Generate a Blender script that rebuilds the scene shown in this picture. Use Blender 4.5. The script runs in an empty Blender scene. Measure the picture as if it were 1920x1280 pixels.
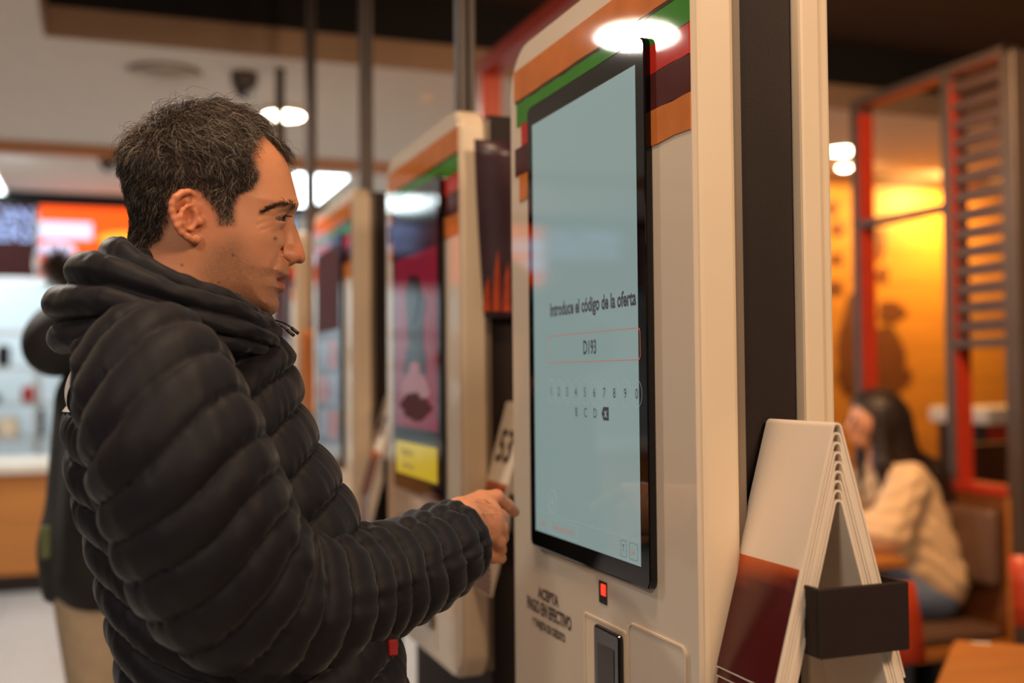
import bpy, bmesh, math, random
import numpy as np
from mathutils import Vector, Matrix

random.seed(7)
RNG = np.random.default_rng(11)
SC = bpy.context.scene
COL = SC.collection

# ------------------------------------------------------------------ camera
# world: X into the kiosks, Y along the kiosk row, Z up; metres
CH = 1.43
F_PX = 2050.0
YAW = math.radians(20.4)
PITCH = math.radians(1.73)
ROLL = math.radians(-0.5)
cam_d = bpy.data.cameras.new('camera')
cam = bpy.data.objects.new('camera', cam_d)
COL.objects.link(cam)
cam_d.sensor_width = 36.0
cam_d.lens = F_PX / 1920 * 36.0
cam_d.clip_start = 0.05
cam_d.clip_end = 60
cam_d.dof.use_dof = True
cam_d.dof.focus_distance = 1.27
cam_d.dof.aperture_fstop = 2.1
cam.matrix_world = (Matrix.Translation((0, 0, CH)) @ Matrix.Rotation(-YAW, 4, 'Z')
                    @ Matrix.Rotation(math.pi/2 + PITCH, 4, 'X') @ Matrix.Rotation(ROLL, 4, 'Z'))
SC.camera = cam
_R3 = np.array(cam.matrix_world.to_3x3())

def W(px, py, t):
    """a point seen at a photograph pixel, t metres in front of the camera"""
    v = np.array([(px-960)/F_PX*t, (640-py)/F_PX*t, -t])
    return _R3 @ v + np.array([0, 0, CH])

# ------------------------------------------------------------------ world, exposure
SC.view_settings.view_transform = 'Standard'
SC.view_settings.look = 'None'
SC.view_settings.gamma = 1.0
SC.view_settings.use_curve_mapping = False
SC.view_settings.exposure = 0.22
wd = bpy.data.worlds.new('room_ambient')
SC.world = wd
wd.use_nodes = True
wd.node_tree.nodes['Background'].inputs[0].default_value = (1.0, 0.90, 0.82, 1)
wd.node_tree.nodes['Background'].inputs[1].default_value = 0.11

def area_light(name, loc, target, size, power, color):
    d = bpy.data.lights.new(name, 'AREA')
    d.shape = 'DISK'
    d.size = size
    d.energy = power
    d.color = color
    o = bpy.data.objects.new(name, d)
    COL.objects.link(o)
    o.location = loc
    o.rotation_euler = (Vector(target) - Vector(loc)).to_track_quat('-Z', 'Y').to_euler()
    return o

WARM = (1.0, 0.70, 0.45)
COOL = (0.80, 0.92, 1.0)
area_light('ceiling_lamp_light', (1.2, -1.1, 2.85), (0.5, 1.4, 1.2), 0.5, 46, WARM)
area_light('ceiling_lamp_light', (0.15, 1.05, 2.98), (0.3, 1.25, 1.0), 0.35, 16, WARM)
area_light('ceiling_lamp_light', (-1.5, -0.6, 2.78), (0.1, 1.3, 1.2), 0.6, 38, (1.0, 0.86, 0.73))
area_light('counter_lamp_light', (-0.8, 7.2, 2.76), (-0.8, 8.0, 0), 0.8, 40, COOL)
area_light('booth_lamp_light', (2.3, 2.6, 2.7), (2.8, 3.5, 0.9), 0.4, 38, (1.0, 0.58, 0.28))

# ------------------------------------------------------------------ materials
def srgb(r, g, b):
    return tuple(((c/255)/12.92 if c/255 <= 0.04045 else ((c/255+0.055)/1.055)**2.4) for c in (r, g, b))

def mat(name, rgb, rough=0.5, metal=0.0, var=0.06, scale=12.0, bump=0.0, bscale=60.0, coat=0.0, emit=None, estr=0.0, spec=0.5, sheen=0.0, stretch=None):
    m = bpy.data.materials.new(name)
    m.use_nodes = True
    nt = m.node_tree
    b = nt.nodes['Principled BSDF']
    c = srgb(*rgb)
    b.inputs['Roughness'].default_value = rough
    b.inputs['Metallic'].default_value = metal
    b.inputs['Coat Weight'].default_value = coat
    b.inputs['Specular IOR Level'].default_value = spec
    if sheen:
        b.inputs['Sheen Weight'].default_value = sheen
        b.inputs['Sheen Roughness'].default_value = 0.4
    tc = nt.nodes.new('ShaderNodeTexCoord')
    mp = nt.nodes.new('ShaderNodeMapping')
    nt.links.new(tc.outputs['Object'], mp.inputs[0])
    if stretch:
        mp.inputs['Scale'].default_value = stretch
    n = nt.nodes.new('ShaderNodeTexNoise')
    n.inputs['Scale'].default_value = scale
    n.inputs['Detail'].default_value = 4
    nt.links.new(mp.outputs[0], n.inputs['Vector'])
    rp = nt.nodes.new('ShaderNodeValToRGB')
    rp.color_ramp.elements[0].position = 0.3
    rp.color_ramp.elements[1].position = 0.7
    rp.color_ramp.elements[0].color = tuple(max(0, x*(1-var)) for x in c) + (1,)
    rp.color_ramp.elements[1].color = tuple(min(1, x*(1+var)) for x in c) + (1,)
    nt.links.new(n.outputs[0], rp.inputs[0])
    nt.links.new(rp.outputs[0], b.inputs['Base Color'])
    if bump:
        n2 = nt.nodes.new('ShaderNodeTexNoise')
        n2.inputs['Scale'].default_value = bscale
        nt.links.new(mp.outputs[0], n2.inputs['Vector'])
        bp = nt.nodes.new('ShaderNodeBump')
        bp.inputs['Strength'].default_value = bump
        bp.inputs['Distance'].default_value = 0.002
        nt.links.new(n2.outputs[0], bp.inputs['Height'])
        nt.links.new(bp.outputs[0], b.inputs['Normal'])
    if emit:
        b.inputs['Emission Color'].default_value = srgb(*emit) + (1,)
        b.inputs['Emission Strength'].default_value = estr
    return m

def mat_attr(name, rough=0.5, attr='Col', sss=0.0, spec=0.5, bump=0.0, bscale=300, sheen=0.0):
    m = bpy.data.materials.new(name)
    m.use_nodes = True
    nt = m.node_tree
    b = nt.nodes['Principled BSDF']
    a = nt.nodes.new('ShaderNodeAttribute')
    a.attribute_name = attr
    nt.links.new(a.outputs['Color'], b.inputs['Base Color'])
    b.inputs['Roughness'].default_value = rough
    b.inputs['Specular IOR Level'].default_value = spec
    if sss:
        b.inputs['Subsurface Weight'].default_value = sss
        b.inputs['Subsurface Radius'].default_value = (0.006, 0.002, 0.001)
        b.inputs['Subsurface Scale'].default_value = 0.6
    if sheen:
        b.inputs['Sheen Weight'].default_value = sheen
    if bump:
        tc = nt.nodes.new('ShaderNodeTexCoord')
        n2 = nt.nodes.new('ShaderNodeTexNoise')
        n2.inputs['Scale'].default_value = bscale
        n2.inputs['Detail'].default_value = 5
        nt.links.new(tc.outputs['Object'], n2.inputs['Vector'])
        bp = nt.nodes.new('ShaderNodeBump')
        bp.inputs['Strength'].default_value = bump
        bp.inputs['Distance'].default_value = 0.001
        nt.links.new(n2.outputs[0], bp.inputs['Height'])
        nt.links.new(bp.outputs[0], b.inputs['Normal'])
    return m

M = {}
M['cream'] = mat('cream_plastic', (222, 200, 172), 0.42, var=0.03, scale=6)
M['panel'] = mat('cream_glass_panel', (206, 190, 172), 0.35, var=0.02, coat=0.8, scale=4, spec=0.0)
M['panel'].node_tree.nodes['Principled BSDF'].inputs['Coat Roughness'].default_value = 0.04
M['brown'] = mat('dark_brown_metal', (38, 27, 24), 0.6, var=0.08, bump=0.1, bscale=300, spec=0.25)
M['seam'] = mat('gasket_grey', (120, 104, 88), 0.5)
M['bezel'] = mat('black_glass', (9, 8, 9), 0.04, var=0.02, spec=0.6)
M['screen'] = mat('lit_screen', (70, 82, 84), 0.05, var=0.02, emit=(146, 168, 166), estr=0.55, scale=3)
M['screen_dark'] = mat('lit_screen_poster', (10, 8, 9), 0.06, emit=(128, 20, 42), estr=0.6, var=0.3)
M['screen_grey'] = mat('lit_screen_menu', (10, 10, 12), 0.06, emit=(70, 72, 80), estr=0.6, var=0.3)
M['ink'] = mat('screen_ink', (52, 50, 56), 0.3, emit=(62, 62, 70), estr=0.35)
M['ink_pale'] = mat('screen_ink_pale', (130, 146, 146), 0.3, emit=(138, 158, 156), estr=0.54)
M['ink_red'] = mat('screen_ink_red', (176, 84, 62), 0.3, emit=(168, 100, 84), estr=0.48)
M['print_brown'] = mat('brown_print', (66, 42, 34), 0.5)
M['b_orange'] = mat('band_bun', (190, 110, 54), 0.35, var=0.10, coat=0.6, spec=0.0, scale=20)
M['b_green'] = mat('band_lettuce', (60, 124, 44), 0.35, var=0.10, coat=0.6, spec=0.0, scale=20)
M['b_dark'] = mat('band_dark_stripe', (66, 52, 38), 0.35, var=0.10, coat=0.6, spec=0.0)  # thin dark stripe of the printed layers, in its own ink colour
M['b_red'] = mat('band_tomato', (180, 44, 34), 0.35, var=0.10, coat=0.6, spec=0.0, scale=20)
M['b_brown'] = mat('band_patty', (76, 36, 34), 0.35, var=0.10, coat=0.6, spec=0.0, scale=20)
for k in ('b_orange', 'b_green', 'b_dark', 'b_red', 'b_brown'):
    M[k].node_tree.nodes['Principled BSDF'].inputs['Coat Roughness'].default_value = 0.04
M['reader'] = mat('reader_black', (14, 13, 14), 0.15, coat=0.5)
M['reader_grey'] = mat('reader_grey', (52, 50, 50), 0.3)
M['red_led'] = mat('red_scanner_light', (120, 10, 8), 0.3, emit=(255, 40, 20), estr=2.6)
M['white'] = mat('white_plastic', (236, 226, 212), 0.4, var=0.03)
M['pole'] = mat('pole_metal', (58, 48, 44), 0.35, metal=0.4)
M['ceiling'] = mat('plaster', (222, 214, 204), 0.9, var=0.03, bump=0.1)
M['ceiling_dark'] = mat('dark_ceiling', (58, 38, 30), 0.8, var=0.08)
M['black'] = mat('black_void', (10, 8, 8), 0.9)
M['beige'] = mat('beige_paint', (150, 122, 98), 0.8, var=0.04)
M['wood'] = mat('oak_veneer', (178, 112, 48), 0.45, var=0.16, scale=3, stretch=(1, 6, 30))
M['wood_dark'] = mat('dark_wood', (112, 64, 30), 0.5, var=0.16, scale=3, stretch=(1, 6, 30))
M['wood_wall'] = mat('pine_plank', (206, 136, 52), 0.5, var=0.14, scale=2, stretch=(1, 4, 24))
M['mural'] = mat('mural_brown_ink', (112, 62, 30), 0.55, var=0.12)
M['red_paint'] = mat('red_paint', (176, 52, 30), 0.45, var=0.06)
M['orange_paint'] = mat('orange_shell', (200, 70, 36), 0.4, var=0.05)
M['grey_metal'] = mat('grey_steel', (84, 72, 66), 0.45, metal=0.3)
M['slat'] = mat('slat_brown', (74, 54, 47), 0.5, var=0.1)
M['vinyl'] = mat('brown_vinyl', (100, 74, 60), 0.4, var=0.08, bump=0.2, bscale=120)
M['tile'] = mat('floor_tile', (176, 172, 168), 0.3, var=0.05, scale=3)
M['grout'] = mat('grout', (130, 124, 118), 0.8)
M['steel'] = mat('stainless', (180, 186, 190), 0.3, metal=0.7)
M['kitchen'] = mat('kitchen_tile', (214, 224, 228), 0.4, var=0.03)
M['stone'] = mat('white_stone', (218, 206, 190), 0.3, var=0.05)
M['lamp_on'] = mat('lamp_glow', (255, 240, 215), 0.4, emit=(255, 236, 205), estr=22)
M['led_on'] = mat('led_panel_glow', (235, 250, 255), 0.4, emit=(225, 245, 250), estr=9)
M['m_orange'] = mat('menu_orange', (40, 10, 4), 0.55, spec=0.1, emit=(255, 84, 22), estr=1.5, var=0.1)
M['m_white'] = mat('menu_white', (60, 60, 70), 0.55, spec=0.1, emit=(222, 214, 245), estr=1.3)
M['m_blue'] = mat('menu_blue_white', (50, 60, 80), 0.55, spec=0.1, emit=(165, 186, 240), estr=1.15)
M['m_maroon'] = mat('menu_maroon', (24, 5, 5), 0.55, spec=0.1, emit=(60, 22, 20), estr=0.8)
M['m_yellow'] = mat('menu_yellow', (60, 50, 8), 0.55, spec=0.1, emit=(255, 186, 60), estr=1.2)
M['yellow'] = mat('screen_yellow', (60, 50, 8), 0.15, emit=(178, 152, 34), estr=0.8)
M['s_pink'] = mat('screen_pink', (50, 20, 20), 0.15, emit=(150, 90, 92), estr=0.6)
M['s_black'] = mat('screen_black', (6, 6, 7), 0.08)
M['s_grey'] = mat('screen_pale_grey', (30, 30, 34), 0.1, emit=(120, 122, 132), estr=0.6)
M['flame'] = mat('flame_print', (190, 76, 42), 0.5, var=0.3, scale=40)
M['poster'] = mat('dark_poster_print', (58, 34, 40), 0.35, var=0.35, scale=9)
M['poster_grey'] = mat('grey_poster_print', (70, 70, 78), 0.4, var=0.2)
M['denim'] = mat('blue_denim', (96, 112, 142), 0.8, var=0.12, scale=40, bump=0.3)
M['navy'] = mat('navy_denim', (34, 42, 70), 0.8, var=0.12, scale=40)
M['khaki'] = mat('khaki_cotton', (172, 152, 126), 0.85, var=0.08, scale=30)
M['coat_black'] = mat('black_cotton', (16, 14, 14), 0.75, var=0.1)
M['fur'] = mat('dark_fur', (58, 46, 36), 0.9, var=0.3, scale=60)
M['fleece'] = mat('cream_fleece', (216, 184, 146), 0.95, var=0.10, scale=50, bump=0.5, bscale=120)
M['nylon'] = mat('black_nylon', (19, 17, 24), 0.62, var=0.08, scale=30, spec=0.22, bump=0.25, bscale=90, sheen=0.12)
M['red_tag'] = mat('red_fabric', (150, 20, 24), 0.6)
M['cord'] = mat('black_cord', (14, 12, 12), 0.5)
M['shoe'] = mat('dark_shoe', (30, 26, 24), 0.5)
M['green'] = mat('green_fabric', (86, 96, 60), 0.8)

# ------------------------------------------------------------------ object helpers
def wloc(o):
    v = Vector((0, 0, 0))
    while o is not None:
        v += o.location
        o = o.parent
    return np.array(v)

def thing(name, label, cat, loc, group=None, kind=None):
    o = bpy.data.objects.new(name, None)
    COL.objects.link(o)
    o.location = Vector([float(x) for x in loc])
    o.empty_display_size = 0.1
    tag(o, label, cat, group, kind)
    return o

def tag(o, label=None, cat=None, group=None, kind=None):
    if label: o['label'] = label
    if cat: o['category'] = cat
    if group: o['group'] = group
    if kind: o['kind'] = kind
    return o

def obj(name, verts, faces, m, parent=None, smooth=False, cols=None):
    """one mesh object; verts are world coordinates"""
    v = np.asarray(verts, dtype=np.float64)
    if parent is not None:
        v = v - wloc(parent)
    me = bpy.data.meshes.new(name)
    if isinstance(faces, np.ndarray):
        nf, k = faces.shape
        me.vertices.add(len(v)); me.vertices.foreach_set('co', v.astype(np.float32).ravel())
        me.loops.add(nf*k); me.loops.foreach_set('vertex_index', faces.astype(np.int32).ravel())
        me.polygons.add(nf)
        me.polygons.foreach_set('loop_start', np.arange(0, nf*k, k, dtype=np.int32))
        me.polygons.foreach_set('loop_total', np.full(nf, k, dtype=np.int32))
        me.update(calc_edges=True)
        me.validate()
    else:
        me.from_pydata([tuple(x) for x in v], [], faces)
        me.update()
    if smooth:
        me.polygons.foreach_set('use_smooth', np.ones(len(me.polygons), dtype=bool))
    if cols is not None:
        a = me.color_attributes.new('Col', 'FLOAT_COLOR', 'POINT')
        c4 = np.ones((len(v), 4), dtype=np.float32)
        c4[:, :3] = cols
        a.data.foreach_set('color', c4.ravel())
    me.materials.append(m)
    o = bpy.data.objects.new(name, me)
    COL.objects.link(o)
    if parent is not None:
        o.parent = parent
    return o

def bm_obj(name, bm, m, parent=None, smooth=False):
    bm.normal_update()
    v = [tuple(x.co) for x in bm.verts]
    bm.verts.index_update()
    f = [[q.index for q in p.verts] for p in bm.faces]
    bm.free()
    return obj(name, v, f, m, parent, smooth)

def box(name, lo, hi, m, parent=None, bev=0.0, seg=1, rot=None, piv=None, smooth=False):
    lo = np.minimum(lo, hi).astype(float) if not isinstance(lo, tuple) or True else lo
    hi = np.maximum(np.asarray(hi, float), np.asarray(lo, float))
    bm = bmesh.new()
    bmesh.ops.create_cube(bm, size=1.0)
    c = (np.asarray(lo)+hi)/2
    s = hi-np.asarray(lo)
    for v in bm.verts:
        v.co = Vector((c[0]+v.co.x*s[0], c[1]+v.co.y*s[1], c[2]+v.co.z*s[2]))
    if bev:
        bmesh.ops.bevel(bm, geom=bm.edges[:], offset=bev, segments=seg, affect='EDGES', profile=0.5)
    if rot is not None:
        p = Vector(piv if piv is not None else c)
        for v in bm.verts:
            v.co = p + rot @ (v.co - p)
    return bm_obj(name, bm, m, parent, smooth)

def bx(name, x0, x1, y0, y1, z0, z1, m, parent=None, bev=0.0, seg=1, **k):
    return box(name, np.array([min(x0,x1), min(y0,y1), min(z0,z1)]), np.array([max(x0,x1), max(y0,y1), max(z0,z1)]), m, parent, bev, seg, **k)

def rrect(y0, y1, z0, z1, r, n=8):
    """rounded rectangle outline; r one radius or (y0z0, y1z0, y1z1, y0z1)"""
    if not isinstance(r, (tuple, list)): r = (r,)*4
    out = []
    for (cy, cz, a0, rr) in ((y0+r[0], z0+r[0], math.pi, r[0]), (y1-r[1], z0+r[1], 1.5*math.pi, r[1]),
                             (y1-r[2], z1-r[2], 0, r[2]), (y0+r[3], z1-r[3], 0.5*math.pi, r[3])):
        for i in range(n+1):
            a = a0 + 0.5*math.pi*i/n
            out.append((cy+rr*math.cos(a), cz+rr*math.sin(a)))
    return out

def prism_x(name, poly, x0, x1, m, parent=None, bev=0.0, seg=2, smooth=False):
    """outline in (Y,Z) extruded from x0 to x1"""
    bm = bmesh.new()
    a = [bm.verts.new((x0, p[0], p[1])) for p in poly]
    f = bm.faces.new(a)
    r = bmesh.ops.extrude_face_region(bm, geom=[f])
    for v in [g for g in r['geom'] if isinstance(g, bmesh.types.BMVert)]:
        v.co.x = x1
    bmesh.ops.recalc_face_normals(bm, faces=bm.faces[:])
    if bev:
        es = [e for e in bm.edges if abs(e.verts[0].co.x - e.verts[1].co.x) < 1e-6]
        bmesh.ops.bevel(bm, geom=es, offset=bev, segments=seg, affect='EDGES', profile=0.5)
    return bm_obj(name, bm, m, parent, smooth)

def ring_x(name, poly_o, poly_i, x0, x1, m, parent=None):
    """frame between two outlines of equal count in (Y,Z)"""
    n = len(poly_o)
    v = [(x0, p[0], p[1]) for p in poly_o] + [(x0, p[0], p[1]) for p in poly_i] + \
        [(x1, p[0], p[1]) for p in poly_o] + [(x1, p[0], p[1]) for p in poly_i]
    f = []
    for i in range(n):
        j = (i+1) % n
        f += [(i, j, n+j, n+i), (2*n+i, 3*n+i, 3*n+j, 2*n+j), (i, 2*n+i, 2*n+j, j), (n+i, n+j, 3*n+j, 3*n+i)]
    o = obj(name, v, f, m, parent)
    return o

def lathe(name, prof, c, m, parent=None, n=24, axis='Z', smooth=True):
    v, f = [], []
    k = len(prof)
    for i in range(n):
        a = 2*math.pi*i/n
        for r, z in prof:
            v.append((c[0]+r*math.cos(a), c[1]+r*math.sin(a), c[2]+z))
    for i in range(n):
        j = (i+1) % n
        for q in range(k-1):
            f.append((i*k+q, j*k+q, j*k+q+1, i*k+q+1))
    f.append(tuple(i*k for i in range(n))[::-1])
    f.append(tuple(i*k+k-1 for i in range(n)))
    return obj(name, v, f, m, parent, smooth)

def sweep(path, rads, n=12, ref=(0, 0, 1), disp=None, cap=True, squash=None):
    """swept tube: returns verts, quad faces(list)"""
    P = np.asarray(path, float)
    R = np.asarray(rads, float)
    T = np.gradient(P, axis=0)
    T /= np.linalg.norm(T, axis=1)[:, None]
    u = np.cross(T[0], np.asarray(ref, float)); u /= np.linalg.norm(u)
    U = [u]
    for i in range(1, len(P)):
        w = U[-1] - T[i]*np.dot(U[-1], T[i])
        U.append(w/np.linalg.norm(w))
    U = np.array(U); V = np.cross(T, U)
    ang = np.linspace(0, 2*math.pi, n, endpoint=False)
    ca, sa = np.cos(ang), np.sin(ang)
    RR = np.repeat(R[:, None], n, 1)
    if disp is not None:
        s = np.concatenate([[0], np.cumsum(np.linalg.norm(np.diff(P, axis=0), axis=1))])
        D3 = ca[None, :, None]*U[:, None, :] + sa[None, :, None]*V[:, None, :]
        RR = RR + disp(s[:, None]+0*ang[None], ang[None]+0*s[:, None], D3)
    sq = 1.0 if squash is None else squash
    verts = P[:, None, :] + RR[:, :, None]*(ca[None, :, None]*U[:, None, :] + sq*sa[None, :, None]*V[:, None, :])
    N = len(P)
    idx = np.arange(N*n).reshape(N, n)
    a = idx[:-1]; b = np.roll(idx, -1, 1)[:-1]; c = np.roll(idx, -1, 1)[1:]; d = idx[1:]
    F = np.stack([a, b, c, d], -1).reshape(-1, 4)
    F = [tuple(x) for x in F.tolist()]
    if cap:
        F.append(tuple(idx[0][::-1].tolist())); F.append(tuple(idx[-1].tolist()))
    return verts.reshape(-1, 3), F

def tube(name, path, r, m, parent=None, n=10, smooth=True):
    rr = [r]*len(path) if not hasattr(r, '__len__') else r
    ref = (0, 0, 1)
    t0 = np.asarray(path[1], float)-np.asarray(path[0], float)
    if abs(t0[2]) > 0.9*np.linalg.norm(t0): ref = (1, 0, 0)
    v, f = sweep(path, rr, n, ref)
    return obj(name, v, f, m, parent, smooth)

def spline(pts, n=60):
    """Catmull-Rom through points (any dimension)"""
    P = np.asarray(pts, float)
    P = np.vstack([2*P[0]-P[1], P, 2*P[-1]-P[-2]])
    k = len(P)-3
    out = []
    for t in np.linspace(0, k-1e-9, n):
        i = int(t); f = t-i
        a, b, c, d = P[i], P[i+1], P[i+2], P[i+3]
        out.append(0.5*((2*b)+(-a+c)*f+(2*a-5*b+4*c-d)*f*f+(-a+3*b-3*c+d)*f**3))
    return np.array(out)

def text(name, s, size, org, xdir, ydir, m, parent=None, condense=1.0, align='CENTER', thick=0.0004, bold=0.0):
    """flat lettering as a mesh; org is the text origin, xdir reading direction, ydir up"""
    cu = bpy.data.curves.new('lettering', 'FONT')
    cu.body = s
    cu.size = size
    cu.align_x = align
    cu.offset = bold*size
    cu.extrude = 0
    cu.resolution_u = 3
    to = bpy.data.objects.new('lettering', cu)
    COL.objects.link(to)
    bpy.context.view_layer.update()
    me = to.to_mesh()
    v = np.array([x.co[:] for x in me.vertices])
    f = [tuple(p.vertices) for p in me.polygons]
    to.to_mesh_clear()
    bpy.data.objects.remove(to)
    bpy.data.curves.remove(cu)
    xd = np.asarray(xdir, float); yd = np.asarray(ydir, float)
    n = np.cross(xd, yd)
    w = np.asarray(org, float) + v[:, :1]*condense*xd + v[:, 1:2]*yd + n*thick
    return obj(name, w, f, m, parent)

def copy_tree(o, parent=None):
    c = o.copy()
    COL.objects.link(c)
    c.parent = parent
    for ch in o.children:
        copy_tree(ch, c)
    return c

def struct(o):
    o['kind'] = 'structure'
    return o
# ------------------------------------------------------------------ the room
CE = 2.80          # lower ceiling
floor = struct(bx('floor', -9, 9, -5, 11, -0.2, -0.012, M['grout']))
tile_me = None
for ix in range(-5, 4):
    for iy in range(4, 14):
        x0 = ix*0.6; y0 = iy*0.6+0.1
        if tile_me is None:
            o = bx('tile', x0+0.003, x0+0.597, y0+0.003, y0+0.597, -0.012, 0.0, M['tile'], floor, bev=0.001)
            tile_me = o.data; bx0 = (x0, y0)
        else:
            o = bpy.data.objects.new('tile', tile_me)
            COL.objects.link(o); o.parent = floor
            o.location = (x0-bx0[0], y0-bx0[1], 0)
far = bx('tile_field', -9, 9, -5, 2.497, -0.012, 0.0, M['tile'], floor)
far['kind'] = 'stuff'
far2 = bx('tile_field', 2.403, 9, 2.503, 11, -0.012, 0.0, M['tile'], floor)
far2['kind'] = 'stuff'

RX, RY = -0.235, 4.72        # edges of the raised dark ceiling
ceiling = struct(bx('ceiling', -9, 9, RY, 11, CE, CE+0.3, M['ceiling']))
bx('side_ceiling', -9, RX, -5, RY, CE, CE+0.3, M['ceiling'], ceiling)
bx('raised_ceiling', RX, 9, -5, RY, CE+0.34, CE+0.44, M['ceiling_dark'], ceiling)
t1 = struct(bx('trim_1', RX, 9, RY-0.012, RY-0.001, CE, CE+0.125, M['beige']))
t2 = struct(bx('shadow_gap_band', RX, 9, RY-0.008, RY-0.001, CE+0.126, CE+0.34, M['black']))  # black band: the shade of the shadow gap put into the colour
t3 = struct(bx('trim_3', RX+0.001, RX+0.012, -5, RY-0.02, CE, CE+0.125, M['beige']))
t4 = struct(bx('trim_4', -9, 3.4, 6.86, 6.98, CE-0.055, CE, M['wood']))

# orange wood wall behind the booths
WB = 6.25
wall_back = struct(bx('wall_back', 3.3, 9, WB+0.02, WB+0.2, 0, CE, M['wood_dark']))
for i in range(12):
    z0 = 0.02+i*0.225
    bx('plank', 3.3, 9, WB, WB+0.02, z0, min(z0+0.221, CE-0.03), M['wood_wall'], wall_back)
bx('cornice', 3.3, 9, WB-0.03, WB, CE-0.06, CE, M['wood_dark'], wall_back)
wall_right = struct(bx('wall_right', 8.8, 9, -5, WB, 0, CE+0.3, M['wood_wall']))
# dark print on the planks
def onwall(px, py, plane_y):
    d = W(px, py, 1.0)-np.array([0, 0, CH]); k = plane_y/d[1]
    return d*k+np.array([0, 0, CH])
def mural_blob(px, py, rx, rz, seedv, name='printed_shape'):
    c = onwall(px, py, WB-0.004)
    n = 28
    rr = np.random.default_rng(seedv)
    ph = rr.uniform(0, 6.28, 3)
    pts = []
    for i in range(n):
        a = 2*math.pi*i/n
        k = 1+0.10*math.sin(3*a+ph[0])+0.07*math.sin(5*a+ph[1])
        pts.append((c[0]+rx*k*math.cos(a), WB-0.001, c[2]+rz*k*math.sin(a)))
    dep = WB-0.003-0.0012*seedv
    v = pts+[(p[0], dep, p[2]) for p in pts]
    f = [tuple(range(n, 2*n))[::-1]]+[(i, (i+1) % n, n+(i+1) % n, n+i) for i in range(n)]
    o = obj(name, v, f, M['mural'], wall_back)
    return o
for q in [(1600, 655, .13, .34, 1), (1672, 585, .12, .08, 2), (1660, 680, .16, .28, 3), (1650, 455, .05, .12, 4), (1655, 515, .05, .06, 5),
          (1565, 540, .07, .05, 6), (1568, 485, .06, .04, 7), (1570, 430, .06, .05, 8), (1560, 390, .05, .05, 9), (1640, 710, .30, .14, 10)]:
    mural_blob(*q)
area_light('wall_spot_light', (5.55, WB-0.42, CE-0.08), (5.5, WB+0.1, 1.9), 0.10, 26, (1.0, 0.62, 0.18))
area_light('wall_spot_light', (4.6, WB-0.6, CE-0.08), (4.6, WB+0.1, 1.3), 0.2, 12, (1.0, 0.60, 0.20))

# kitchen and counter at the far left
wall_kitchen = struct(bx('wall_kitchen', -9, 3.3, 10.6, 10.8, 0, CE, M['kitchen']))
wall_side = struct(bx('wall_side', 3.2, 3.3, WB+0.2, 10.6, 0, CE, M['ceiling']))
area_light('kitchen_lamp_light', (-1.0, 9.6, 2.74), (-1.0, 9.9, 0), 1.2, 34, (0.82, 0.94, 1.0))
area_light('kitchen_lamp_light', (1.6, 9.6, 2.74), (1.6, 9.9, 0), 1.2, 28, (0.82, 0.94, 1.0))
ct = thing('service_counter', 'long oak fronted service counter with pale worktop at far left', 'counter', (-1, 8.06, 0))
for i in range(8):
    x0 = -6+i*1.0
    bx('front_panel', x0+0.004, x0+0.996, 8.06, 8.08, 0.48, 0.80, M['wood'], ct)
    bx('front_panel', x0+0.004, x0+0.996, 8.06, 8.08, 0.12, 0.476, M['wood'], ct)
bx('carcass', -6, 2, 8.08, 8.7, 0.0, 0.80, M['wood_dark'], ct)
bx('plinth', -6, 2, 8.07, 8.08, 0.0, 0.118, M['brown'], ct)
bx('worktop', -6.05, 2.05, 8.0, 8.75, 0.80, 0.87, M['stone'], ct, bev=0.006)
# menu screens
def menu_screen(x0, x1, label, kind):
    t = thing('menu_screen', label, 'menu screen', ((x0+x1)/2, 8.7, 2.18), 'menu screens above the counter')
    bx('housing', x0, x1, 8.70, 8.76, 2.17, 2.71, M['s_black'], t, bev=0.006)
    a, b = x0+0.012, x1-0.012
    if kind == 'orange':
        bx('picture', a, b, 8.695, 8.70, 2.18, 2.70, M['m_orange'], t)
        bx('printed_title', a+0.0, a+0.36, 8.692, 8.695, 2.46, 2.585, M['m_white'], t)
        mb = []
        for (cx, cz, rx, rz, mm, nm) in ((a+0.62, 2.47, .22, .055, 'm_yellow', 'printed_bun'), (a+0.12, 2.375, .13, .06, 'm_white', 'printed_cup'), (a+0.6, 2.36, .2, .04, 'm_maroon', 'printed_patty')):
            n = 20
            v = [(cx+rx*math.cos(2*math.pi*i/n), 8.693, cz+rz*math.sin(2*math.pi*i/n)) for i in range(n)]
            obj(nm, v, [tuple(range(n))], M[mm], t)
    else:
        bx('picture', a, b, 8.695, 8.70, 2.18, 2.70, M['m_maroon'], t)
        w = (b-a)
        text('lettering', 'AMERICAN', 0.165, (b-0.01, 8.694, 2.565), (1, 0, 0), (0, 0, 1), M['m_blue'], t, align='RIGHT', condense=0.85, bold=0.02)
        text('lettering', 'BURGERS', 0.165, (b-0.01, 8.694, 2.435), (1, 0, 0), (0, 0, 1), M['m_blue'], t, align='RIGHT', condense=0.95, bold=0.02)
X68 = -0.468
menu_screen(X68-0.95, X68-0.012, 'dark maroon menu screen with pale blue lettering at the left edge', 'dark')
menu_screen(X68, X68+0.94, 'orange menu screen with food pictures behind the man in the puffer jacket', 'orange')
menu_screen(X68+0.955, X68+1.89, 'dark maroon menu screen hidden behind the kiosks, right of the orange one', 'dark')
menu_screen(X68-1.90, X68-0.962, 'orange menu screen beyond the left edge, mirrored in the kiosk glass', 'orange')
menu_screen(X68-2.85, X68-1.912, 'dark maroon menu screen far left, mirrored in the kiosk glass', 'dark')
t5 = struct(bx('trim_5', -6, 3.2, 8.68, 8.80, 2.712, CE, M['black']))
t6 = struct(bx('trim_6', -6, 3.2, 8.70, 8.80, 2.12, 2.168, M['steel']))
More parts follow.
